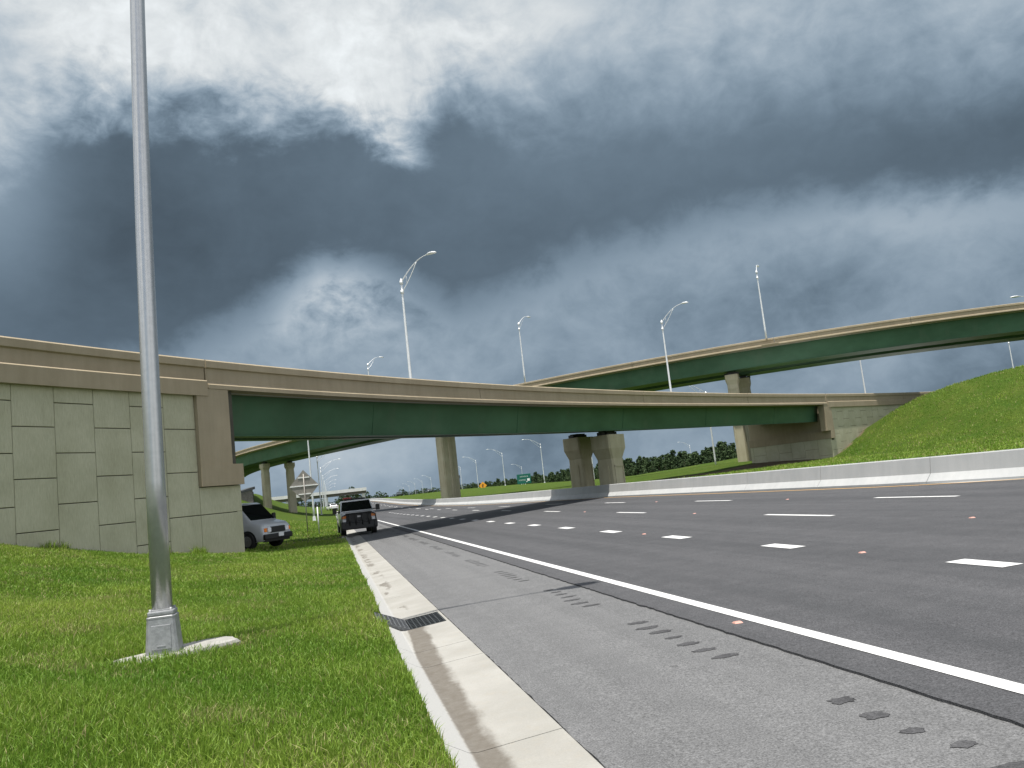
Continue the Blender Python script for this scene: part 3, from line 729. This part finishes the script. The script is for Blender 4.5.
for s_ in (-1, 1):
    b_ = MB(); quad(b_, [(s_ * .972, -1.62, 1.22), (s_ * .972, -.6, 1.22), (s_ * .862, -.6, 1.92), (s_ * .868, -1.2, 1.92)], (s_, 0, 0)); b_.build('side_window', M['glass'], v)
    b_ = MB(); quad(b_, [(s_ * .972, -.45, 1.22), (s_ * .972, 2.4, 1.22), (s_ * .862, 2.35, 1.92), (s_ * .862, -.45, 1.92)], (s_, 0, 0)); b_.build('side_window', M['glass'], v)
    b_ = MB(); b_.bevbox((s_ * .60, -2.765, .80), (.22, .09, .19), .02); b_.build('headlight', M['lens'], v)
    b_ = MB(); b_.bevbox((s_ * .80, -2.70, .80), (.17, .10, .17), .015); b_.build('turn_signal', M['amber'], v)
    b_ = MB(); b_.bevbox((s_ * 1.17, -1.66, 1.36), (.20, .10, .34), .03); b_.box((s_ * 1.03, -1.63, 1.26), (.2, .05, .05)); b_.build('mirror', M['plastic'], v)
    b_ = MB(); n = 16; yy = -1.72
    for wy in (-1.9, 1.75):
        b_.loft([[(s_ * (.975 + d_), wy + .48 * math.cos(math.pi * k / n), .34 + .50 * math.sin(math.pi * k / n)) for k in range(n + 1)] for d_ in (0, .028)])
    b_.build('wheel_arch', M['plastic'], v)
    for wy in (-1.9, 1.75): wheel(v, s_ * .90, wy)
b_ = MB(); b_.bevbox((0, -2.755, .80), (.96, .07, .26), .02); go = b_.build('grille', M['plastic'], v)
b_ = MB(); b_.bevbox((0, -2.78, .80), (.17, .015, .07), .005); b_.build('badge', M['rim'], go)
b_ = MB(); b_.bevbox((0, -2.76, .50), (1.90, .14, .24), .05); b_.bevbox((0, -2.66, .35), (1.7, .14, .14), .03); bo = b_.build('bumper', M['plastic'], v)
b_ = MB(); b_.bevbox((.12, -2.84, .55), (.34, .02, .16), .004); b_.build('license_plate', M['signwhite'], bo)
ev = np.array([math.cos(R_(138.07)), math.sin(R_(138.07))]); tv = np.array([ev[1], -ev[0]])
vc = np.array([-3.22, 34.75]) + tv * 3.75 + ev * 5.3
v.location = (vc[0], vc[1], float(terrain(vc[0], vc[1])) + .02); v.rotation_euler = (0, 0, math.atan2(-ev[1], -ev[0]) + math.pi / 2 + R_(7))
# pickup facing the camera, astride the gutter
t = thing('pickup_truck', 'boxy pickup truck with black grille guard and roof light bar parked on the shoulder', 'pickup truck')
b_ = MB()
body(b_, [(-2.95, .62, 1.0, 1.22, .92, .96, .84), (-2.9, .55, 1.02, 1.27, .99, 1.0, .90), (-2.5, .5, 1.08, 1.33, 1.01, 1.01, .94), (-1.62, .5, 1.14, 1.38, 1.01, 1.01, .94), (-1.55, .5, 1.15, 1.40, 1.01, 1.01, .93),
          (-1.0, .5, 1.2, 1.99, 1.01, 1.01, .87), (-.75, .5, 1.2, 2.05, 1.01, 1.01, .86), (.9, .5, 1.2, 2.05, 1.01, 1.01, .86), (1.15, .5, 1.2, 1.97, 1.01, 1.01, .86), (1.3, .5, 1.2, 1.42, 1.01, 1.01, .95), (3.1, .55, 1.2, 1.42, 1.01, 1.01, .95), (3.15, .6, 1.2, 1.38, 1.0, 1.0, .94)])
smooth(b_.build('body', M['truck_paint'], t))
b_ = MB(); quad(b_, [(-.90, -1.51, 1.43), (.90, -1.51, 1.43), (.80, -1.03, 1.96), (-.80, -1.03, 1.96)], (0, -1, .5)); b_.build('windshield', M['glass'], t)
for s_ in (-1, 1):
    b_ = MB(); quad(b_, [(s_ * .975, -1.1, 1.32), (s_ * .975, 1.0, 1.32), (s_ * .885, .95, 1.9), (s_ * .885, -.85, 1.9)], (s_, 0, 0)); b_.build('side_window', M['glass'], t)
    b_ = MB(); b_.bevbox((s_ * .86, -2.98, .90), (.24, .12, .15), .02); b_.build('headlight', M['lens'], t)
    b_ = MB(); b_.bevbox((s_ * .85, -2.92, 1.10), (.28, .10, .16), .02); b_.build('turn_signal', M['amber'], t)
    b_ = MB(); b_.bevbox((s_ * 1.27, -1.2, 1.50), (.24, .12, .34), .03); b_.box((s_ * 1.08, -1.18, 1.42), (.26, .05, .06)); b_.build('mirror', M['plastic'], t)
    b_ = MB(); n = 16
    for wy in (-1.95, 1.9):
        b_.loft([[(s_ * (.99 + d_), wy + .54 * math.cos(math.pi * k / n), .5 + .52 * math.sin(math.pi * k / n)) for k in range(n + 1)] for d_ in (0, .05)])
    b_.build('wheel_arch', M['plastic'], t)
    for wy in (-1.95, 1.9): wheel(t, s_ * .88, wy, .42, .30)
b_ = MB(); b_.bevbox((0, -2.99, 1.02), (1.42, .10, .50), .03); go = b_.build('grille', M['plastic'], t)
b_ = MB(); b_.bevbox((0, -3.05, 1.08), (.2, .02, .09), .006); b_.build('badge', M['rim'], go)
b_ = MB(); b_.bevbox((0, -3.0, .60), (2.04, .30, .46), .05); b_.bevbox((-.93, -2.93, .62), (.2, .5, .4), .04); b_.bevbox((.93, -2.93, .62), (.2, .5, .4), .04)
b_.build('bumper', M['plastic'], t)
b_ = MB()
for x in (-.55, -.18, .18, .55): b_.tube([(x, -3.14, .6), (x, -3.18, 1.0), (x, -3.1, 1.28)], .035, 8)
for z in (.75, 1.28): b_.tube([(-.75, -3.13, z), (.75, -3.13, z)], .035, 8)
for s_ in (-1, 1): b_.tube([(s_ * .6, -3.13, 1.28), (s_ * .95, -3.05, 1.15), (s_ * .98, -3.05, .7)], .032, 8)
b_.build('grille_guard', M['plastic'], t)
b_ = MB(); b_.bevbox((0, -.1, 2.10), (1.3, .36, .12), .04); b_.box((-.45, -.1, 2.05), (.06, .3, .06)); b_.box((.45, -.1, 2.05), (.06, .3, .06)); lbo = b_.build('light_bar', M['plastic'], t)
b_ = MB(); b_.bevbox((-.42, -.1, 2.18), (.5, .32, .12), .04); b_.build('beacon', M['red'], lbo)
t.location = (1.38, 53.2, -.07); t.rotation_euler = (0, 0, R_(2))
# small far cars share one shape
def car(label, mat, loc, rz, red=False):
    c = thing('car', label, 'car', loc, rz)
    b_ = MB(); body(b_, [(-2.2, .4, .62, .72, .78, .80, .74), (-2.1, .3, .66, .80, .86, .88, .80), (-1.1, .25, .80, .96, .9, .9, .82), (-.35, .25, .86, 1.42, .9, .9, .66), (.1, .25, .88, 1.48, .9, .9, .64), (1.2, .25, .9, 1.46, .9, .9, .64), (1.9, .28, .9, 1.05, .9, .9, .78), (2.2, .4, .8, .95, .84, .85, .76)])
    b_.build('body', mat, c)
    b_ = MB(); quad(b_, [(-.72, -1.0, .98), (.72, -1.0, .98), (.6, -.42, 1.38), (-.6, -.42, 1.38)], (0, -1, .5)); b_.build('windshield', M['glass'], c)
    b_ = MB(); quad(b_, [(-.66, 1.83, 1.08), (.66, 1.83, 1.08), (.58, 1.3, 1.42), (-.58, 1.3, 1.42)], (0, 1, .5)); b_.build('rear_window', M['glass'], c)
    for s_ in (-1, 1):
        b_ = MB(); quad(b_, [(s_ * .88, -.8, .98), (s_ * .88, 1.6, .98), (s_ * .70, 1.2, 1.38), (s_ * .70, -.25, 1.38)], (s_, 0, 0)); b_.build('side_window', M['glass'], c)
        b_ = MB(); b_.bevbox((s_ * .66, 2.18, .78), (.3, .06, .14), .01); b_.build('tail_light', M['red'], c)
        for wy in (-1.35, 1.35): wheel(c, s_ * .8, wy, .33, .2)
    return c
car('small dark car on the far road between pickup and pale piers', M['dark_paint'], (22.9, 296, float(terrain(22.9, 296)) + .02), 0)
car('dark vehicle on the far road just left of the pale pier pair', M['dark_paint'], (35.6, 318, float(terrain(35.6, 318)) + .02), .2)
car('white car far off with red tail light, partly behind the pickup', M['signwhite'], (.1, 205, float(terrain(.1, 205)) + .05), math.pi + .25)

# grey boxy shelter on the left bank
bx = thing('equipment_shed', 'small grey box-shaped shed with dark open end on the grass bank beside the wall', 'shed', (-15.6, 168, 4.3), R_(25))
b_ = MB(); b_.loft([[(-2.2, y, -1.2), (.9, y, -1.2), (.9, y, 2.4), (-2.2, y, 1.7)] for y in (-1.6, 1.6)]); b_.build('body', M['signgrey'], bx)
b_ = MB(); b_.loft([[(-2.4, y, 1.72), (1.3, y, 2.45), (1.3, y, 2.95), (-2.4, y, 2.1)] for y in (-1.8, 1.8)]); b_.build('roof', M['utility'], bx)
b_ = MB(); b_.box((1.02, 0, .7), (.22, 2.7, 2.6)); b_.build('door', M['plastic'], bx)

# far pale overpass with a darker grey girder under its deck
fo = thing('overpass_bridge', 'low pale concrete overpass far away behind the pickup', 'bridge', (-20, 420, 0))
b_ = MB(); b_.box((0, 0, 9.0), (74, 9, 1.5)); b_.build('deck', M['far_conc'], fo)
b_ = MB(); b_.box((0, 1, 7.6), (74, 6, 1.3)); b_.build('girder', M['signgrey'], fo)
for x in (-20, 0, 18, 35.5):
    b_ = MB(); b_.box((x, 0, 4.4), (1.4, 5, 5.1)); b_.build('pier', M['far_conc'], fo)

# ------------------------------------------------------------------ trees
m, g, b = newmat('pine_foliage'); at = g.n('ShaderNodeAttribute', attribute_name='tint'); tn = X(g, at.outputs['Fac'])
oi = g.n('ShaderNodeObjectInfo'); rnd = X(g, oi.outputs['Random'])
col = g.mix(g.m('ADD', tn * .7, rnd * .3), (.022, .042, .018), (.058, .092, .034))
g.set(b.inputs['Base Color'], col); b.inputs['Roughness'].default_value = .8; b.inputs['Specular IOR Level'].default_value = .2; M['leaf'] = m
def make_tree(seed, H, kind):
    r = np.random.default_rng(seed); t = thing('pine_tree' if kind == 'pine' else 'bushy_tree', 'x', 'tree')
    b_ = MB(); b_.tube([(0, 0, -.6), (.05, 0, H * .4), (0, .05, H * .8), (0, 0, H * .97)], [.16, .12, .07, .02], 7); 
    for k in range(9):
        z = H * (.3 + .6 * k / 9); a = k * 2.4; L = H * .18 * (1.1 - k / 10); b_.tube([(0, 0, z), (L * math.cos(a), L * math.sin(a), z + L * .35)], [.05, .015], 5)
    b_.build('trunk', M['bark'], t)
    n = 70; cl = []
    for k in range(n):
        if kind == 'pine':
            h = .14 + .86 * r.random() ** .85; rad = H * .25 * (1.05 - h) ** .55 * (.55 + .5 * r.random()) * (.9 if h < .3 else 1)
        else:
            h = .12 + .88 * r.random() ** .9; rad = H * .40 * math.sqrt(max(0, 1 - (h * 1.5 - .62) ** 2)) * (.45 + .55 * r.random())
        a = r.random() * 6.283; cl.append((rad * math.cos(a), rad * math.sin(a), h * H, H * (.075 + .06 * r.random()) * (1.15 - .6 * h), r.random()))
    V = []; T = []; q = 16
    for cx, cy, cz, cs, tn in cl:
        d = r.normal(0, 1, (q, 3)); d /= np.linalg.norm(d, axis=1)[:, None]; c = np.array([cx, cy, cz]) + d * cs * r.random((q, 1)) ** .5 * [1, 1, .75]
        u = r.normal(0, 1, (q, 3)); u /= np.linalg.norm(u, axis=1)[:, None]; w = np.cross(u, r.normal(0, 1, (q, 3))); w /= np.linalg.norm(w, axis=1)[:, None]
        s_ = cs * (.32 + .3 * r.random((q, 1)))
        V.append(np.stack([c + u * s_, c + w * s_ * .7, c - u * s_, c - w * s_ * .7], 1)); T.append(np.repeat(np.clip(tn + r.normal(0, .2, q), 0, 1), 4))
    V = np.concatenate(V).reshape(-1, 3); Fq = np.arange(len(V)).reshape(-1, 4)
    npmesh('crown', V, Fq, M['leaf'], t, smooth=False, attrs={'tint': np.concatenate(T)})
    return t
protos = [make_tree(11, 8.5, 'pine'), make_tree(12, 8.5, 'pine'), make_tree(13, 7.8, 'pine'), make_tree(14, 8.0, 'pine'), make_tree(15, 6.5, 'round'), make_tree(16, 6.0, 'round')]
used = set(); tr = random.Random(9)
def plant(i, x, y, sc, lb, grp, z=None):
    z = float(terrain(x, y)) - .1 if z is None else z; sc3 = (sc * tr.uniform(1.05, 1.5), sc * tr.uniform(1.05, 1.5), sc * tr.uniform(.88, 1.12))
    if i not in used:
        used.add(i); o = protos[i]; o.location = (x, y, z); o.rotation_euler = (0, 0, tr.random() * 6.28); o.scale = sc3; o['label'] = lb; o['group'] = grp
    else: dup(protos[i], (x, y, z), tr.random() * 6.28, lb, grp, sc3)
def bear(px, Y): # bearing read off the photograph -> place in the world
    return (px - 331.5) / 849.07 * Y * 1.052
# the pine wood beyond the barrier: two rows receding to the left
for row in range(3):
    n = 82
    for k in range(n):
        f = max(0., (k + tr.uniform(-.4, .4)) / n)
        Y = 245 + 330 * f ** 1.4 + row * 18 + tr.uniform(-4, 4)
        az = R_(26.8) + (R_(8.8) - R_(26.8)) * f
        x = Y * math.tan(az)
        i = tr.choice((0, 1, 2, 3, 0, 1, 2, 3, 4)); sc = (.66 + .14 * row) * tr.uniform(.78, 1.12) * (1 - .0 * f)
        if row == 0 and tr.random() < .30: i = tr.choice((4, 5)); sc *= .85
        plant(i, x, Y, sc, 'dark green tree in the wood beyond the barrier', 'trees of the wood beyond the barrier')
for k in range(46):
    az = R_(9.3) + (R_(-2.5) - R_(9.3)) * (k + tr.uniform(-.4, .4)) / 46; Y = tr.uniform(640, 860); x = Y * math.tan(az)
    plant(tr.choice((4, 5)), x, Y, tr.uniform(.75, 1.3), 'dark tree low on the far horizon', 'trees on the far horizon', 2.4)
for px_, Y in ((352, 600), (345, 610), (300, 560)):
    plant(tr.choice((4, 5)), Y * math.tan(math.atan((px_ - 331.5) / 849)), Y, 1.6, 'rounded dark tree far behind the pale overpass', 'trees behind the far overpass', 3.0)
plant(0, -26.6, 66., 1.5, 'dark tree top just showing over the left end of the wall parapet', 'single tree behind the wall', 4.2)

# ------------------------------------------------------------------ grass blades (one stuff object)
def blades(n, xr, yr, hmin, hmax, w, seed, keep=None, bend=.5):
    r = np.random.default_rng(seed)
    x = r.uniform(*xr, n); y = r.uniform(*yr, n)
    k = np.ones(n, bool) if keep is None else keep(x, y, r)
    x, y = x[k], y[k]; n = len(x)
    z = terrain(x, y) - .01
    lum = .5 + .5 * np.sin(x * 1.3 + 2 * np.sin(y * .7)) * np.sin(y * 1.1 + 1.5 * np.sin(x * .8)); 
    big = .5 + .5 * np.sin(x * .55 + y * .21 + 1.) * np.sin(y * .43 - x * .3)
    h = (hmin + (hmax - hmin) * r.random(n) ** 1.6) * (.7 + .5 * lum); a = r.uniform(0, 6.283, n)
    tilt = r.normal(0, bend, n); t2 = r.uniform(0, 6.283, n)
    dx, dy = np.cos(a) * w * (.7 + .6 * r.random(n)), np.sin(a) * w * (.7 + .6 * r.random(n))
    ox, oy = np.cos(t2) * h * np.abs(tilt), np.sin(t2) * h * np.abs(tilt)
    B = np.stack([x, y, z], 1); D = np.stack([dx, dy, 0 * dx], 1); O = np.stack([ox, oy, 0 * ox], 1); U = np.stack([0 * x, 0 * x, h], 1)
    mid = B + O * .3 + U * .55; tip = B + O + U * (1 - .25 * np.clip(np.abs(tilt), 0, 1))[:, None]
    V = np.stack([B - D, B + D, mid + D * .8, tip, mid - D * .8], 1)
    tint = np.clip(-.02 + .34 * r.random(n) + .36 * lum + .40 * big, 0, 1); pt = np.sin(x * 1.9 + 1.3 * np.sin(y * 1.3)) * np.sin(y * 1.6 + x * .9) + .5 * np.sin(x * 5.1 + y) * np.sin(y * 4.3 - x); thin = np.clip((pt - .55) * 2.2, 0, 1); h_ = 0
    dry = (r.random(n) < .07 + .10 * (big > .6) + .38 * thin) * (.25 + .75 * r.random(n))
    return V.reshape(-1, 3), np.repeat(tint, 5), np.repeat(dry, 5)
def wedge(x, y, r):
    az = np.degrees(np.arctan2(x, y)); edge = .575 + .035 * np.sin(y * 1.9) * np.sin(y * .77 + 1) + r.normal(0, .03, len(x)) - .17 * np.exp(-((y - 12.5) / .62) ** 4)
    padd = (np.abs((x - nx_) * .866 + (y - ny_) * .5) < .84) & (np.abs((y - ny_) * .866 - (x - nx_) * .5) < .20)
    a, rr_ = ang1(x, y)
    return (az > -23) & (x < edge) & ~padd & ~((rr_ > -.1) & (a > 138)) & ~((rr_ > 1.) & (r.random(len(x)) < .8))
parts = [blades(150000, (-4.5, .8), (4.2, 9), .045, .15, .0038, 1, wedge), blades(190000, (-7.5, .8), (9, 17), .05, .145, .0050, 2, wedge),
         blades(170000, (-11, .8), (17, 30), .05, .145, .0085, 3, wedge), blades(110000, (-11, .8), (30, 46), .06, .15, .014, 4, wedge), blades(70000, (-14, .4), (46, 110), .08, .18, .03, 5, wedge)]
def bank(x, y, r): a, rr_ = ang1(x, y); return (x > 21.) & (rr_ < -1.) & (np.degrees(np.arctan2(x, y)) < 50)
parts.append(blades(120000, (24, 84), (30, 80), .08, .26, .03, 8, bank))
# taller weeds at the foot of the wall
def foot(x, y, r): a, rr_ = ang1(x, y); return (rr_ < .08) & (rr_ > -.35) & (a > 138.05) & (np.sin(x * 5.1) + np.sin(x * 2.3 + 1) > .7)
parts.append(blades(60000, (-10, -3), (26, 36), .12, .38, .011, 6, foot))
V = np.concatenate([p_[0] for p_ in parts]); tint = np.concatenate([p_[1] for p_ in parts]); dry = np.concatenate([p_[2] for p_ in parts])
nb = len(V) // 5; base = (np.arange(nb) * 5)[:, None]
Ft = np.concatenate([base + [0, 1, 2], base + [0, 2, 4], base + [4, 2, 3]], 1).reshape(-1, 3)
m, g, b = newmat('grass_blade'); tn = X(g, g.n('ShaderNodeAttribute', attribute_name='tint').outputs['Fac']); dr = X(g, g.n('ShaderNodeAttribute', attribute_name='dry').outputs['Fac'])
col = g.mix(tn, (.072, .185, .012), (.265, .355, .050)); col = g.mix(dr, col, (.36, .31, .15))
g.set(b.inputs['Base Color'], col); b.inputs['Roughness'].default_value = .55; b.inputs['Specular IOR Level'].default_value = .3
tl = g.n('ShaderNodeBsdfTranslucent'); g.set(tl.inputs[0], col); mx = g.n('ShaderNodeMixShader'); mx.inputs[0].default_value = .35
g.nt.links.new(b.outputs[0], mx.inputs[1]); g.nt.links.new(tl.outputs[0], mx.inputs[2]); g.nt.links.new(mx.outputs[0], g.nt.nodes['Material Output'].inputs[0])
ga = npmesh('grass', V, Ft, m, smooth=False, attrs={'tint': tint, 'dry': dry}); tag(ga, 'short bright green grass of the verge', 'grass', kind='stuff')

# ------------------------------------------------------------------ camera, sun, sky
cam = bpy.data.cameras.new('camera'); co = bpy.data.objects.new('camera', cam); COL.objects.link(co); SC.camera = co
cam.sensor_fit = 'HORIZONTAL'; cam.sensor_width = 36; cam.lens = 849.07 / 1024 * 36; cam.clip_start = .05; cam.clip_end = 8000
Rm = Matrix.Rotation(R_(-12.7214), 4, 'Z') @ Matrix.Rotation(R_(90 + 6.9443), 4, 'X') @ Matrix.Rotation(R_(-6.3605), 4, 'Z')
co.matrix_world = Matrix.Translation((0, 0, EYE)) @ Rm
SUN_EL = 78.; sh = Vector((.57, .82)).normalized()
ts = Vector((-sh.x * math.cos(R_(SUN_EL)), -sh.y * math.cos(R_(SUN_EL)), math.sin(R_(SUN_EL))))
sl = bpy.data.lights.new('sun', 'SUN'); sl.energy = 4.9; sl.angle = R_(.53); sl.color = (1., .96, .89)
so = bpy.data.objects.new('sun', sl); COL.objects.link(so); so.rotation_euler = (-ts).to_track_quat('-Z', 'Y').to_euler(); so.location = (-20, -30, 60)

w = bpy.data.worlds.new('World'); SC.world = w; w.use_nodes = True; nt = w.node_tree; g = NG(nt); bg = nt.nodes['Background']
sky = g.n('ShaderNodeTexSky'); sky.sky_type = 'NISHITA'; sky.sun_disc = False; sky.sun_elevation = R_(SUN_EL); sky.sun_rotation = math.atan2(ts.x, ts.y)
d = g.n('ShaderNodeTexCoord').outputs['Generated']; dx, dy, dz = sep(g, d)
az = g.m('ARCTAN2', dx, dy) * 57.2958; el = g.m('ARCSINE', dz) * 57.2958
n1 = g.noise(d, 5., 8, .56, .25) - .5; n2 = g.noise(d, 11., 8, .58, .5) - .5; nf = g.noise(g.scale(d, 1, 1, 1.6), 30., 6, .6, .4) - .5; n3 = g.noise(g.scale(d, 1, 1, 2.2), 3., 5, .5) - .5
def gau(a0, e0, sa, se):
    u = (az - a0) / sa; v_ = (el - e0) / se; return g.m('EXPONENT', (u * u + v_ * v_) * -1.)
U = g.curve(az, [(-40, 16), (-20, 20), (-14, 24.5), (-8, 25.0), (-3, 24.8), (2, 25.2), (5, 24.6), (7, 24.0), (8.5, 24.4), (11, 26.2), (20, 24.3), (32, 22.8), (47, 20.2), (70, 20)], -40, 70, 40)
Wd = g.curve(az, [(-40, 5), (-18, 4.), (-10, 3.8), (-2, 3.4), (6, 2.4), (9, 3.8), (14, 6.0), (70, 6.)], -40, 70, 40)
Lb = g.curve(az, [(-40, 9), (-18, 10.2), (-9, 11.3), (-4, 13.6), (.5, 16.6), (3, 16.4), (6, 15.0), (9.5, 13.4), (14, 14.3), (20, 15.7), (28, 16.9), (36, 16.2), (46, 14.6), (70, 12)], -40, 70, 40)
amp = g.lin(g.ss(az, 9, 22), 0., 1., 1., .5)
e1 = el + (n1 * 5. + n2 * 5.5 + nf * 3.2) * amp + gau(7.3, 22.6, 1.9, 2.4) * 2.2 - gau(3.6, 22.2, 1.6, 1.6) * 1.2
up = g.ss(e1, U - Wd * .55, U + Wd)
low = g.ss(Lb - (el + n1 * 3.2 + n2 * 5. + nf * 2.8), -1.4, 2.3)
Ld = .096 + nf * .02 + n2 * .03 + (n1 * .05) + gau(-10, 17, 9, 5) * -.025 + gau(44, 17, 9, 3) * -.012 + gau(18, 22, 14, 5) * .028 + gau(34, 22, 12, 4) * .03 + gau(-19, 21, 4, 6) * .12
Lu = .40 + (n1 * .42 + n2 * .55 + nf * .22) * amp + gau(2, 29, 12, 6) * .10 + gau(-12, 27, 5, 5) * .18 + g.ss(az, 14, 44) * -.10
Ll = .222 + n1 * .17 + n2 * .17 + nf * .09 + gau(1.6, 14.2, 4.6, 3.2) * (n2 * .75 + nf * .4 + .13) + gau(9, 13, 4, 2) * -.03 + gau(33, 10, 6, 2.) * -.05 + gau(27, 8.5, 6, 3) * -.03 + gau(40, 14., 10, 2) * .06 + g.ss(az, 26, 44) * g.ss(el, 11, 3) * -.07 + gau(14, 2, 6, 3.5) * -.045 + gau(2, 3.4, 5, 2.6) * .10 + gau(35, 5, 3.2, 1.8) * .07
L = Ld + (Lu - Ld) * up; L = L + (Ll - L) * low
L = g.m('MAXIMUM', L, .05)
tint_ = g.mix(g.ss(L, .06, .55), (.72, 1.02, 1.33), (.955, 1.005, 1.03))
cl = g.n('ShaderNodeVectorMath', operation='SCALE'); g.set(cl.inputs[0], tint_); g.set(cl.inputs['Scale'], L)
# open sky behind the camera and overhead, with scattered bright cloud
nsky = g.n('ShaderNodeVectorMath', operation='SCALE'); g.set(nsky.inputs[0], sky.outputs[0]); nsky.inputs['Scale'].default_value = .10
pu = g.noise(d, 2.2, 7, .6, .3); opn = g.mix(g.ss(pu, .42, .62), nsky.outputs[0], (1.05, 1.05, 1.05))
rel = g.m('ABSOLUTE', az - 14.)
bh = g.m('MAXIMUM', g.ss(rel, 62, 105), g.ss(el, 42, 62))
fin = g.mix(bh, cl.outputs[0], opn)
g.set(bg.inputs[0], fin); bg.inputs[1].default_value = 1.0
SC.view_settings.view_transform = 'Standard'; SC.view_settings.look = 'None'; SC.view_settings.exposure = .55; SC.view_settings.gamma = 1
SC.render.engine = 'CYCLES'
SC.cycles.use_denoising = True; SC.cycles.max_bounces = 6; SC.cycles.diffuse_bounces = 3; SC.cycles.glossy_bounces = 3
try: SC.cycles.denoiser = 'OPENIMAGEDENOISE'
except Exception: pass
